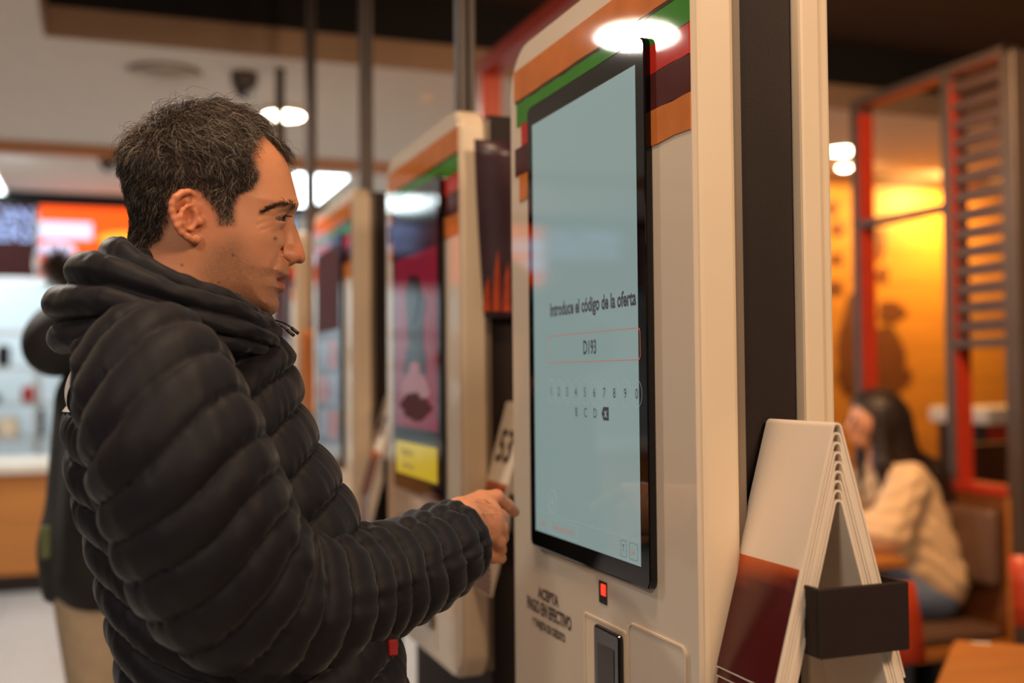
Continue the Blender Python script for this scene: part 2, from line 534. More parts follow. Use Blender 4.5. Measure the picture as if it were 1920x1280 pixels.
# kitchen shelving seen under the screens
sh = thing('kitchen_rack', 'stainless kitchen rack behind the counter under the menu screens', 'rack', (-0.6, 9.4, 0))
for z in (0.95, 1.22, 1.50, 1.78):
    bx('shelf', -1.6, 0.6, 9.25, 9.65, z, z+0.025, M['steel'], sh)
for x in (-1.6, -0.52, 0.57):
    for y in (9.25, 9.62):
        bx('upright', x, x+0.03, y, y+0.03, 0, 1.95, M['steel'], sh)
its = [(-0.95, 'tall brown cup stack on the lower kitchen shelf', 'b_brown', .05, .20, 0.975), (-0.72, 'pale carton on the lower kitchen shelf', 'cream', .09, .16, 0.975), (-0.48, 'dark bottle on the lower kitchen shelf', 'reader', .035, .22, 0.975),
       (-0.88, 'grey tray stack on the middle kitchen shelf', 'reader_grey', .12, .07, 1.245), (-0.55, 'red carton on the middle kitchen shelf', 'b_red', .07, .13, 1.245), (-0.30, 'white tub on the middle kitchen shelf', 'white', .07, .15, 1.245), (-0.75, 'dark canister on the upper kitchen shelf', 'brown', .05, .17, 1.525), (-0.45, 'steel pan stack on the upper kitchen shelf', 'steel', .11, .10, 1.525)]
for x, lab, mm, r, h, z in its:
    o = lathe('kitchen_container', [(r*0.9, 0), (r, h*0.1), (r, h*0.85), (r*0.7, h*0.93), (r*0.7, h)], (x, 9.42, z), M[mm], None, 14)
    tag(o, lab, lab.split()[1] if lab.split()[1] in ('tub', 'carton', 'bottle') else 'container', 'containers on the kitchen rack')

# ceiling fittings
def onceil(px, py, z=CE):
    d = W(px, py, 1.0)-np.array([0, 0, CH]); k = (z-CH)/d[2]
    return d*k+np.array([0, 0, CH])
c = onceil(310, 135)
vt = thing('ceiling_vent', 'round white ceiling air vent above the man', 'vent', (c[0], c[1], CE-0.03))
for i, r in enumerate((0.165, 0.125, 0.085, 0.045)):
    lathe('ring', [(r-0.032, 0.018), (r, 0), (r+0.003, 0.004), (r-0.026, 0.024)], (c[0], c[1], CE-0.028-0.004*i), M['ceiling'], vt, 32)
lathe('backplate', [(0.15, -0.004), (0.16, 0)], (c[0], c[1], CE-0.0005), M['seam'], vt, 32)
def dome_camera(px, py, label, s=1.0):
    c = onceil(px, py)
    t = thing('security_camera', label, 'camera', (c[0], c[1], CE-0.12*s), 'ceiling security cameras')
    lathe('mount', [(0.055*s, -0.06*s), (0.06*s, -0.05*s), (0.06*s, 0)], (c[0], c[1], CE), M['grey_metal'], t, 20)
    lathe('dome', [(0.004, -0.055*s), (0.03*s, -0.045*s), (0.045*s, -0.02*s), (0.047*s, 0)], (c[0], c[1], CE-0.06*s), M['reader_grey'], t, 20)
    lathe('lens', [(0.004, -0.03*s), (0.018*s, -0.024*s), (0.026*s, 0.0), (0.018*s, 0.018*s), (0.003, 0.026*s)], (c[0]+0.025*s, c[1]-0.04*s, CE-0.10*s), M['steel'], t, 16)
dome_camera(458, 138, 'grey dome security camera on the ceiling above the man\'s forehead')
dome_camera(203, 288, 'small security camera on the far ceiling left of the man\'s head', 1.0)
c = onceil(795, 180)
o = lathe('smoke_detector', [(0.03, -0.035), (0.045, -0.03), (0.05, -0.012), (0.055, 0)], (c[0], c[1], CE), M['ceiling'], None, 20)
tag(o, 'small pale smoke detector on the ceiling left of the thick pole', 'detector')
def disc_lamp(pos, r, label, power=0):
    t = thing('ceiling_lamp', label, 'lamp', (pos[0], pos[1], CE-0.05), 'round glowing ceiling lamps')
    lathe('rim', [(r+0.006, -0.028), (r+0.014, -0.02), (r+0.016, 0)], (pos[0], pos[1], CE), M['white'], t, 32)
    lathe('diffuser', [(0.002, -0.045), (r*0.6, -0.042), (r*0.92, -0.034), (r, -0.024)], (pos[0], pos[1], CE), M['lamp_on'], t, 32)
    if power:
        l = area_light('ceiling_lamp_light', (pos[0], pos[1], CE-0.05), (pos[0], pos[1], 0), 2*r, power, (1.0, 0.91, 0.81))
    return t
disc_lamp(onceil(532, 207), 0.105, 'round glowing ceiling lamp behind the thin pole at the man\'s forehead', power=36)
disc_lamp(onceil(1580, 274), 0.100, 'round glowing ceiling lamp right of the near kiosk beside the red post')
disc_lamp(onceil(1583, 306), 0.045, 'small glowing ceiling lamp just below the round one by the red post')
def led_panel(x0, x1, y0, y1, label):
    t = thing('led_panel', label, 'light panel', ((x0+x1)/2, (y0+y1)/2, CE-0.02), 'bright ceiling light panels')
    bx('frame', x0-0.02, x1+0.02, y0-0.02, y1+0.02, CE-0.018, CE, M['white'], t)
    bx('diffuser', x0, x1, y0, y1, CE-0.024, CE-0.018, M['led_on'], t)
a = onceil(556, 316); b = onceil(641, 316); d = onceil(600, 383)
led_panel(a[0]+0.02, a[0]+0.36, a[1]+0.1, d[1]-0.05, 'bright ceiling light panel behind the far pole, right of the man\'s brow')
a = onceil(0, 325); d = onceil(5, 362)
led_panel(d[0]-0.45, d[0]+0.02, a[1], d[1], 'bright ceiling light panel cut off by the left edge')
# ------------------------------------------------------------------ kiosks
KW = 0.578
Z0K, Z1K = 0.85, CH+0.511
RD = np.array([0, -1.0, 0]); UP = np.array([0, 0, 1.0])

def kiosk(X, Y, label, style):
    t = thing('order_kiosk', label, 'kiosk', (X+0.09, Y+KW/2, 0), 'self-order kiosks in a row')
    rad = (0.06, 0.06, 0.075, 0.045)
    outl = rrect(Y, Y+KW, Z0K, Z1K, rad)
    prism_x('front_shell', outl, X+0.003, X+0.051, M['cream'], t, bev=0.006)
    face = rrect(Y+0.004, Y+KW-0.004, Z0K+0.004, Z1K-0.004, rad)
    prism_x('front_panel', face, X-0.002, X+0.004, M['panel'], t, bev=0.001)
    bx('gasket', X+0.051, X+0.062, Y+0.006, Y+KW-0.006, Z0K+0.02, Z1K-0.02, M['seam'], t)
    bx('core', X+0.062, X+0.138, Y+0.016, Y+KW-0.016, 0.02, Z1K-0.008, M['brown'], t, bev=0.003)
    bx('base_plate', X-0.08, X+0.27, Y+0.08, Y+KW-0.08, 0.0, 0.02, M['brown'], t, bev=0.004)
    prism_x('rear_shell', rrect(Y, Y+KW, Z0K, Z1K, rad), X+0.138, X+0.166, M['cream'], t, bev=0.004)
    prism_x('rear_panel', rrect(Y+0.006, Y+KW-0.006, Z0K+0.006, Z1K-0.006, rad), X+0.166, X+0.182, M['cream'], t, bev=0.004)
    # printed layers across the top of the panel
    ym = Y+KW-0.004
    xb = X-0.0035
    bands = [('b_orange', 0.426, 0.474, 0.020), ('b_dark', 0.421, 0.426, 0.026), ('b_green', 0.386, 0.421, 0.030), ('b_red', 0.352, 0.386, 0.050),
             ('b_brown', 0.309, 0.352, 0.022), ('b_orange', 0.268, 0.309, 0.040)]
    for mm, z0, z1, ind in bands:
        pts = [(ym-ind+0.003*math.sin(7*z0*50), CH+z0)]
        yr = Y+0.005
        n = 14
        low = [(ym-ind-(ym-ind-yr)*i/n, CH+z0+0.0012*math.sin(i*2.1+z0*90)) for i in range(n+1)]
        top = [(ym-ind-(ym-ind-yr)*i/n, CH+z1) for i in range(n+1)][::-1]
        prism_x('printed_band', low+top, xb, X-0.0015, M[mm], t)
    # screen
    by0, by1 = Y+0.0965, Y+0.478
    bz0, bz1 = CH-0.2530, CH+0.3985
    prism_x('bezel', rrect(by0, by1, bz0, bz1, 0.012), X-0.012, X-0.002, M['bezel'], t, bev=0.002)
    ay0, ay1 = Y+0.119, Y+0.455
    az0, az1 = CH-0.228, CH+0.369
    xs = X-0.0124
    scr = bx('screen', xs, X-0.0119, ay0, ay1, az0, az1, M['screen' if style == 1 else 'screen_dark' if style == 2 else 'screen_grey'], t)
    xt = xs-0.0002
    if style == 1:
        def Zf(px, py):     # point of the face plane seen at a pixel
            d = W(px, py, 1.0)-np.array([0, 0, CH]); k = xs/d[0]
            return d*k+np.array([0, 0, CH])
        p = Zf(1115, 580); yc = (Zf(1028, 655)[1]+Zf(1201, 648)[1])/2
        text('lettering', 'Introduce el código de la oferta', 0.0262, (xt, yc, p[2]-0.001), RD, UP, M['ink'], scr, condense=0.80, bold=0.03)
        a = Zf(1028, 655); b = Zf(1201, 648)
        o1 = rrect(b[1], a[1], CH+0.0158, CH+0.0545, 0.006)
        o2 = rrect(b[1]+0.0009, a[1]-0.0009, CH+0.0167, CH+0.0536, 0.0055)
        ring_x('input_frame', o1, o2, xt-0.0002, xt, M['ink_red'], scr)
        text('lettering', 'D193', 0.0255, (xt, yc, CH+0.0262), RD, UP, M['ink'], scr, condense=0.74, bold=0.022)
        for i, ch in enumerate('1234567890'):
            y = Zf([1034, 1048.5, 1064, 1080.5, 1097.5, 1115, 1133.5, 1152.5, 1173, 1194.5][i], 737)[1]
            text('lettering', ch, 0.0175, (xt, y, CH-0.0300), RD, UP, M['ink'], scr, condense=0.85)
            rg = [(y+0.0135*math.cos(k*math.pi/12), CH-0.0240+0.0165*math.sin(k*math.pi/12)) for k in range(24)]
            ri = [(y+0.0131*math.cos(k*math.pi/12), CH-0.0240+0.0161*math.sin(k*math.pi/12)) for k in range(24)]
            ring_x('key_ring', rg, ri, xt-0.0001, xt, M['ink_pale'], scr)
        for px, ch in ((1081.5, 'B'), (1098.5, 'C'), (1116.5, 'D')):
            y = Zf(px, 777)[1]
            text('lettering', ch, 0.0175, (xt, y, CH-0.0567), RD, UP, M['ink'], scr, condense=0.85)
        y = Zf(1135, 779)[1]; z = CH-0.0505
        prism_x('delete_key', [(y+0.0105, z), (y+0.005, z+0.0085), (y-0.0105, z+0.0085), (y-0.0105, z-0.0085), (y+0.005, z-0.0085)], xt-0.0002, xt, M['ink'], scr)
        text('lettering', 'x', 0.017, (xt-0.0003, y-0.0025, z-0.0043), RD, UP, M['screen'], scr, bold=0.02)
        # back arrow, footer
        y = Zf(1036, 940)[1]; z = CH-0.1905+0.0
        pz = Zf(1036, 940)[2]
        ring_x('back_button', [(y+0.0155*math.cos(k*math.pi/14), pz+0.0165*math.sin(k*math.pi/14)) for k in range(28)],
               [(y+0.0149*math.cos(k*math.pi/14), pz+0.0159*math.sin(k*math.pi/14)) for k in range(28)], xt-0.0002, xt, M['ink_pale'], scr)
        text('lettering', '<', 0.018, (xt, y, pz-0.006), RD, UP, M['ink_pale'], scr)
        bx('footer_line', xt-0.0001, xt, ay0, ay1, az0+0.029, az0+0.0294, M['ink_pale'], scr)
        text('lettering', 'Atrás', 0.0095, (xt, ay1-0.030, az0+0.011), RD, UP, M['ink_red'], scr)
        text('lettering', 'Empezar de nuevo', 0.0095, (xt, ay1-0.105, az0+0.011), RD, UP, M['ink_red'], scr)
        ring_x('footer_button', rrect(ay1-0.152, ay1-0.055, az0+0.004, az0+0.024, 0.004), rrect(ay1-0.1516, ay1-0.0554, az0+0.0044, az0+0.0236, 0.004), xt-0.0001, xt, M['ink_pale'], scr)
        for (q0, q1, s) in ((ay0+0.053, ay0+0.037, '†'), (ay0+0.029, ay0+0.007, 'Salir')):
            ring_x('footer_button', rrect(q1, q0, az0+0.005, az0+0.025, 0.003), rrect(q1+0.0004, q0-0.0004, az0+0.0054, az0+0.0246, 0.003), xt-0.0001, xt, M['ink'], scr)
            text('lettering', s if s != '†' else 'T', 0.008 if len(s) > 1 else 0.012, (xt, (q0+q1)/2, az0+0.0115), RD, UP, M['ink_red'] if len(s) > 1 else M['ink'], scr, condense=0.8)
    elif style == 2:
        dq = [0]
        def blob(name, fy, fz, ry, rz, mm, n=18, sq=1.0):
            cy = ay1-(ay1-ay0)*fy; cz = az1-(az1-az0)*fz
            rr = np.random.default_rng(int(fy*100+fz*1000))
            pts = [(cy+ry*(1+0.12*rr.standard_normal())*math.cos(2*math.pi*i/n), cz+rz*(1+0.12*rr.standard_normal())*math.sin(2*math.pi*i/n)) for i in range(n)]
            dq[0] += 1
            obj(name, [(xt-0.0001-0.0002*dq[0], p[0], p[1]) for p in pts], [tuple(range(n))], M[mm], scr)
        bx('picture_top', xt-0.0001, xt, ay0, ay1, az1-0.11, az1, M['s_black'], scr)
        blob('printed_figure', .52, .42, .07, .09, 's_black'); blob('printed_figure', .5, .60, .09, .06, 's_black')
        blob('printed_burger', .5, .67, .12, .035, 's_pink'); blob('printed_burger', .5, .73, .11, .03, 'm_maroon')
        blob('printed_figure', .45, .34, .05, .05, 's_black'); blob('printed_burger', .5, .60, .045, .02, 's_pink')
        bx('picture_foot', xt-0.0001, xt, ay0, ay1, az0, az0+0.115, M['s_black'], scr)
        bx('yellow_banner', xt-0.0003, xt-0.0001, ay0+0.004, ay1-0.004, az0+0.012, az0+0.083, M['yellow'], scr)
        text('lettering', 'Empieza tu', 0.030, (xt-0.0004, ay1-0.10, az0+0.053), RD, UP, M['ink'], scr, condense=0.8)
        text('lettering', 'pedido aquí', 0.024, (xt-0.0004, ay1-0.11, az0+0.026), RD, UP, M['ink'], scr, condense=0.8)
    else:
        bx('picture_top', xt-0.0001, xt, ay0, ay1, az0+0.36, az1, M['m_maroon'], scr)
        for j in range(3):
            for i in range(2):
                bx('menu_tile', xt-0.0003, xt-0.0001, ay0+0.03+i*0.15, ay0+0.15+i*0.15, az0+0.05+j*0.1, az0+0.13+j*0.1, M['s_grey' if (i+j) % 2 else 's_pink'], scr)
    # scanner window, notice, reader bay, flap
    zsc = CH-0.2475
    yy = Y+0.245
    bx('scanner_recess', X-0.0035, X-0.0015, yy-0.010, yy+0.012, CH-0.296, CH-0.268, M['brown'], t)
    bx('scanner_light', X-0.0045, X-0.0035, yy-0.009, yy+0.003, CH-0.285, CH-0.271, M['red_led'], t)
    for s, sz, z, c in (('ACEPTA', 0.022, -0.330, 0.95), ('PAGO EN EFECTIVO', 0.026, -0.354, 0.72), ('Y TARJETA DE CRÉDITO', 0.016, -0.375, 0.72)):
        text('lettering', s, sz, (X-0.0022, Y+0.435, CH+z), RD, UP, M['print_brown'], t, condense=c, bold=0.03)
    ring_x('reader_frame', rrect(Y+0.180, Y+0.305, CH-0.52, CH-0.318, 0.003), rrect(Y+0.183, Y+0.302, CH-0.517, CH-0.321, 0.003), X-0.004, X-0.0015, M['cream'], t)
    bx('reader_bay', X-0.0028, X-0.0015, Y+0.183, Y+0.302, CH-0.517, CH-0.321, M['cream'], t)
    rd = prism_x('card_reader', rrect(Y+0.186, Y+0.262, CH-0.515, CH-0.324, 0.006), X-0.010, X-0.0027, M['reader'], t, bev=0.003)
    bx('reader_display', X-0.0108, X-0.0099, Y+0.200, Y+0.248, CH-0.40, CH-0.345, M['reader_grey'], rd)
    for i in range(3):
        for j in range(3):
            bx('key', X-0.0112, X-0.0099, Y+0.199+i*0.018, Y+0.212+i*0.018, CH-0.435-j*0.018, CH-0.424-j*0.018, M['reader_grey'], rd)
    ring_x('flap_edge', rrect(Y+0.028, Y+0.172, CH-0.56, CH-0.303, 0.012), rrect(Y+0.0305, Y+0.1695, CH-0.5575, CH-0.3055, 0.011), X-0.005, X-0.0015, M['cream'], t)
    fl = prism_x('flap_panel', rrect(Y+0.031, Y+0.169, CH-0.557, CH-0.306, 0.011), X-0.0035, X-0.0015, M['panel'], t)
    bx('receipt_slot', X-0.0042, X-0.0034, Y+0.055, Y+0.14, CH-0.47, CH-0.385, M['cream'], fl)
    bx('slot_opening', X-0.0046, X-0.0041, Y+0.057, Y+0.138, CH-0.42, CH-0.387, M['seam'], fl)
    # pole to the ceiling
    pc = (X+0.105, Y+KW/2)
    bx('pole', pc[0]-0.019, pc[0]+0.019, pc[1]-0.019, pc[1]+0.019, Z1K-0.02, CE+0.33 if pc[1] < RY else CE, M['pole'], t, bev=0.003)
    bx('pole_groove', pc[0]-0.004, pc[0]+0.004, pc[1]-0.0205, pc[1]-0.019, Z1K, CE+0.33 if pc[1] < RY else CE, M['s_black'], t)
    return t

KX = [0.605, 0.63, 0.622, 0.62, 0.62]
KY = [1.045, 1.968, 2.90, 3.83, 4.60]
k1 = kiosk(KX[0], KY[0], 'near cream order kiosk with pale lit screen, the one being used', 1)
k2 = kiosk(KX[1], KY[1], 'second cream order kiosk with red poster screen and yellow strip', 2)
k3 = kiosk(KX[2], KY[2], 'third cream order kiosk with grey menu screen behind the man\'s chest', 3)
k4 = kiosk(KX[3], KY[3], 'fourth order kiosk, only a sliver showing at the man\'s nose', 3)
k5 = kiosk(KX[4], KY[4], 'farthest order kiosk, hidden behind the man\'s head except its pole', 3)

# posters hung on the kiosks' sides
def side_poster(X, Y, zt, zb, w, label, printm, flames):
    t = thing('hanging_poster', label, 'poster', (X, Y, zb), 'posters hung on the kiosk sides')
    n = 12
    v, f = [], []
    for k, dy in ((0, 0.0), (1, 0.0015)):
        for i in range(n+1):
            s = i/n
            z = zt+(zb-zt)*s
            off = 0.012+0.03*(1-s)**2
            for q in (0, 1):
                v.append((X+0.008*s*(1-q)+q*w+0.02*s, Y-off+dy+q*0.012*(1-s), z))
    m = 2*(n+1)
    for i in range(n):
        a = 2*i
        f += [(a, a+2, a+3, a+1), (m+a, m+a+1, m+a+3, m+a+2), (a, m+a, m+a+2, a+2), (a+1, a+3, m+a+3, m+a+1)]
    f += [(0, 1, m+1, m), (m-2, 2*m-2, 2*m-1, m-1)]
    obj('sheet', v, f, M[printm], t, True)
    bx('clip', X+0.03, X+0.07, Y-0.03, Y+0.016, zt-0.03, zt-0.01, M['brown'], t)
    if flames:
        for i in range(7):
            x = X+0.03+i*(w-0.01)/7
            h = (zt-zb)*(0.20+0.22*((i*37) % 10)/10)
            z0 = zb+0.012
            wd_ = 0.008
            pts = [(x-wd_, z0), (x+wd_, z0), (x+wd_*0.8, z0+h*0.5), (x+0.002, z0+h), (x-wd_*0.7, z0+h*0.55)]
            obj('printed_flame', [(p[0], Y-0.0165-0.012*((p[1]-z0)/h)*0.6, p[1]) for p in pts], [(0, 1, 2, 3, 4)], M['flame'], t)
    return t
side_poster(KX[1]+0.014, KY[1]-0.002, CH+0.44, CH+0.108, 0.15, 'dark flame poster hung on the side of the second kiosk', 'poster', True)
side_poster(KX[3]+0.012, KY[3]-0.002, CH+0.16, CH-0.14, 0.10, 'brown poster strip on the side of the fourth kiosk', 'b_orange', False)

# ------------------------------------------------------------------ number tents in side holders
mt = bpy.data.materials.new('tent_print')       # maroon print that fades to orange at its upper edge
mt.use_nodes = True
_nt = mt.node_tree
_b = _nt.nodes['Principled BSDF']
_b.inputs['Roughness'].default_value = 0.22
_at = _nt.nodes.new('ShaderNodeAttribute'); _at.attribute_name = 'Col'
_nt.links.new(_at.outputs['Color'], _b.inputs['Base Color'])
M['tent'] = mat('tent_plastic', (232, 214, 194), 0.28, var=0.02)

def tent_mesh(ridge, y0, y1, drop, run, th, r=0.006):
    """inverted V sheet: profile in (X,Z) extruded along Y"""
    def prof(off):
        ang = math.atan2(run, drop)
        pts = []
        L = math.hypot(drop, run)
        dl = np.array([-math.sin(ang), -math.cos(ang)]); nl = np.array([-math.cos(ang), math.sin(ang)])
        dr = np.array([math.sin(ang), -math.cos(ang)])
        rr = r+off
        for i in range(4):
            pts.append(nl*rr+dl*L*(1-i/4.0))
        for i in range(9):
            a = math.pi-ang-(math.pi-2*ang)*i/8
            pts.append(np.array([rr*math.cos(a), rr*math.sin(a)]))
        nr = np.array([math.cos(ang), math.sin(ang)])
        for i in range(4):
            pts.append(nr*rr+dr*L*((i+1)/4.0))
        return np.array(pts)
    o = prof(0.0); inn = prof(-th)
    n = len(o)
    v = []
    for y in (y0, y1):
        for P in (o, inn):
            for p in P:
                v.append((ridge[0]+p[0], y, ridge[1]+p[1]))
    f = []
    for i in range(n-1):
        f += [(i, 2*n+i, 2*n+i+1, i+1), (n+i, n+i+1, 3*n+i+1, 3*n+i), (i, i+1, n+i+1, n+i), (2*n+i, 3*n+i, 3*n+i+1, 2*n+i+1)]
    f += [(0, n, 3*n, 2*n), (n-1, 3*n-1, 4*n-1, 2*n-1)]
    return v, f

STK = 9
def tent_stack(X, Y, where, digits):
    """holder box on the kiosk's side (at its low-Y end) with nested number tents straddling its wall"""
    rx = X+0.097
    y1 = Y+0.010; y0 = y1-0.120
    drop, run, th = 0.262, 0.074, 0.0022
    ang = math.atan2(run, drop)
    hb = thing('tent_holder', 'dark brown open box holder on the side of the '+where, 'holder', (X+0.1, Y, CH-0.29), 'number tent holders')
    xa, xb_, ya, yb, za, zb = X+0.054, X+0.163, Y-0.135, Y+0.010, CH-0.283, CH-0.214
    bx('front_wall', xa, xb_, ya, ya+0.005, za, zb, M['brown'], hb, bev=0.0015)
    bx('side_wall', xa, xa+0.004, ya+0.005, yb, za, zb, M['brown'], hb, bev=0.001)
    bx('side_wall', xb_-0.005, xb_, ya+0.005, yb, za, zb, M['brown'], hb, bev=0.001)
    bx('back_wall', xa+0.005, xb_-0.005, yb-0.005, yb, za, zb, M['brown'], hb)
    for k in range(STK):
        zr = CH-0.058-k*0.0098
        order = ['topmost', 'second', 'third', 'fourth', 'fifth', 'sixth', 'seventh', 'eighth', 'lowest'][k]
        tn = thing('number_tent', '%s cream number tent of the nested stack on the %s' % (order, where), 'number tent', (rx, (y0+y1)/2, zr-drop), 'number tents nested on the holders')
        jit = 0.0012*math.sin(k*5.1+Y*9)
        v, f = tent_mesh((rx, zr), y0+jit, y1+jit, drop, run, th)
        obj('sheet', v, f, M['tent'], tn, False)
        # print on the leg facing the customer
        dl = np.array([-math.sin(ang), 0, -math.cos(ang)]); nl = np.array([-math.cos(ang), 0, math.sin(ang)])
        base = np.array([rx, 0, zr])+nl*(0.006+0.0004)
        L = math.hypot(drop, run)
        N = 10
        vv, ff, cc = [], [], []
        o_ = np.array(srgb(196, 84, 26)); m_ = np.array(srgb(74, 18, 20)); w_ = np.array(srgb(228, 186, 150))
        for i in range(N+1):
            s = 0.545+(0.995-0.545)*i/N
            for j in range(7):
                q = j/6
                p = base+dl*L*s
                y = y1+jit-0.003-(0.114)*q
                vv.append((p[0], y, p[2]))
                g = min(1, max(0, (s-0.545)/(0.045+0.10*(1-q)*0.8)))
                c = o_*(1-g)+m_*g
                cc.append(c)
        for i in range(N):
            for j in range(6):
                a = i*7+j
                ff.append((a, a+1, a+8, a+7))
        obj('printed_panel', vv, ff, mt, tn, False, cols=np.array(cc))
        if k == 0 and digits:
            p = base+dl*L*0.40
            text('lettering', digits, 0.085, (p[0], (y0+y1)/2, p[2]), RD, -dl, M['print_brown'], tn, condense=0.95, bold=0.02, thick=0.0006)
tent_stack(KX[0], KY[0], 'near kiosk', None)
tent_stack(KX[1], KY[1], 'second kiosk', '53')
tent_stack(KX[2], KY[2], 'third kiosk', '40')

# lamps over the kiosk row that show up mirrored in the near kiosk's glass
def mirrored(px, py, height, X=KX[0]):
    d = W(px, py, 1.0)-np.array([0, 0, CH]); p = d*(X/d[0])
    r = np.array([-d[0], d[1], d[2]])
    k = (height-CH-p[2])/r[2]
    return p+np.array([0, 0, CH])+r*k
p = mirrored(1197, 60, CE-0.03)
disc_lamp(p, 0.145, 'round ceiling lamp over the aisle, mirrored in the near kiosk top', power=48)

# ------------------------------------------------------------------ booth on the right
PX = 3.17
pt = thing('booth_partition', 'tall red and grey slatted partition screen above the booth bench', 'partition', (PX, 3.6, 0), kind='thing')
PT = CH+1.19
def member(y, w=0.05, z0=0.95, z1=PT, dx=0.085):
    p = bx('post', PX, PX+dx, y, y+w, z0, z1, M['grey_metal'], pt)
    bx('red_face', PX+0.004, PX+dx-0.002, y-0.003, y-0.0005, z0+0.002, z1-0.03, M['red_paint'], p)
    return p
member(4.04)
member(3.47)
bx('end_post', PX-0.02, PX+0.40, 3.12, 3.19, 0.0, PT, M['grey_metal'], pt, bev=0.004)
tr = bx('top_rail', PX, PX+0.085, 3.19, 4.09, PT, PT+0.035, M['grey_metal'], pt)
bx('red_face', PX+0.003, PX+0.082, 3.2, 4.04, PT-0.003, PT-0.0003, M['red_paint'], tr)
bx('cross_rail', PX+0.0, PX+0.06, 3.52, 4.04, CH+0.645, CH+0.675, M['grey_metal'], pt)
bx('cross_rail', PX+0.0, PX+0.06, 3.19, 3.47, CH+0.09, CH+0.125, M['grey_metal'], pt)
br = bx('bottom_rail', PX-0.005, PX+0.09, 3.19, 4.09, 0.955, 0.99, M['red_paint'], pt)
for i in range(15):
    z = CH+0.150+i*0.0735
    bx('slat', PX+0.012, PX+0.040, 3.19, 3.47, z, z+0.048, M['slat'], pt)

pr = thing('open_partition', 'open red framed partition behind the second kiosk', 'partition', (1.43, 3.4, 0), kind='thing')
for y in (2.62, 4.06):
    p = bx('post', 1.39, 1.475, y, y+0.05, 0.0, PT, M['red_paint'], pr)
bx('top_rail', 1.39, 1.475, 2.62, 4.11, PT, PT+0.06, M['red_paint'], pr)
bx('cross_rail', 1.40, 1.46, 2.67, 4.06, CH+0.645, CH+0.675, M['grey_metal'], pr)
bx('low_panel', 1.41, 1.455, 2.67, 4.06, 0.02, 0.95, M['wood_dark'], pr)

bench = thing('booth_bench', 'wooden booth bench with brown vinyl cushions under the partition', 'bench', (2.95, 3.6, 0))
bx('back_board', PX-0.02, PX+0.06, 3.19, 4.9, 0.06, 0.945, M['wood_dark'], bench, bev=0.004)
bx('end_board', 2.72, PX+0.06, 3.155, 3.185, 0.36, 0.93, M['wood_dark'], bench, bev=0.004) if False else None
bx('back_edge', PX-0.03, PX+0.0, 3.175, 3.19, 0.40, 0.955, M['wood'], bench)
for i in range(2):
    y = 3.21+i*0.82
    bx('back_cushion', PX-0.085, PX-0.02, y, y+0.80, 0.62, 0.91, M['vinyl'], bench, bev=0.03, seg=4, smooth=True)
    bx('seat_cushion', 2.74, PX-0.03, y, y+0.80, 0.425, 0.475, M['vinyl'], bench, bev=0.02, seg=3, smooth=True)
bx('seat_board', 2.72, PX-0.02, 3.19, 4.9, 0.385, 0.425, M['wood'], bench, bev=0.003)
bx('plinth', 2.85, PX-0.02, 3.25, 4.9, 0.0, 0.385, M['s_black'], bench)
tb = thing('booth_table', 'orange wood booth table in front of the seated woman', 'table', (2.42, 3.6, 0))
bx('table_top', 2.06, 2.74, 3.25, 3.98, 0.715, 0.75, M['wood'], tb, bev=0.006)
bx('column', 2.36, 2.43, 3.57, 3.64, 0.03, 0.715, M['brown'], tb)
bx('foot', 2.15, 2.64, 3.5, 3.71, 0.0, 0.03, M['brown'], tb, bev=0.005)
# table standing askew at the lower right
c0 = W(1787, 1204, 2.771); c0[2] = 0.75
e1 = np.array([0.75, -0.66, 0]); e2 = np.array([-0.73, -0.68, 0])
t2_ = thing('dining_table', 'orange wood dining table corner at the lower right', 'table', c0+0.35*e1+0.35*e2-np.array([0, 0, 0.75]))
cs = [c0, c0+0.7*e1, c0+0.7*e1+0.7*e2, c0+0.7*e2]
v = [(p[0], p[1], 0.715) for p in cs]+[(p[0], p[1], 0.75) for p in cs]
bm = bmesh.new()
vs = [bm.verts.new(x) for x in v]
for q in ((0, 1, 2, 3), (7, 6, 5, 4), (0, 4, 5, 1), (1, 5, 6, 2), (2, 6, 7, 3), (3, 7, 4, 0)): bm.faces.new([vs[i] for i in q])
bmesh.ops.recalc_face_normals(bm, faces=bm.faces[:])
bmesh.ops.bevel(bm, geom=bm.edges[:], offset=0.008, segments=2, affect='EDGES')
bm_obj('table_top', bm, M['wood'], t2_)
cc = c0+0.35*e1+0.35*e2
lathe('column', [(0.04, 0.03), (0.035, 0.1), (0.035, 0.715)], (cc[0], cc[1], 0), M['brown'], t2_, 16)
lathe('foot', [(0.24, 0.0), (0.24, 0.012), (0.05, 0.03)], (cc[0], cc[1], 0), M['brown'], t2_, 24)
s0 = c0+0.045*e1+0.012*e2
st = [s0, s0+0.045*e1, s0+0.045*e1+0.022*e2, s0+0.022*e2]
so = obj('table_sticker', [(p[0], p[1], 0.7503) for p in st]+[(p[0], p[1], 0.7509) for p in st], [(0, 1, 2, 3), (7, 6, 5, 4), (0, 4, 5, 1), (1, 5, 6, 2), (2, 6, 7, 3), (3, 7, 4, 0)], M['white'])
tag(so, 'small white sticker on the corner of the near orange table', 'sticker')

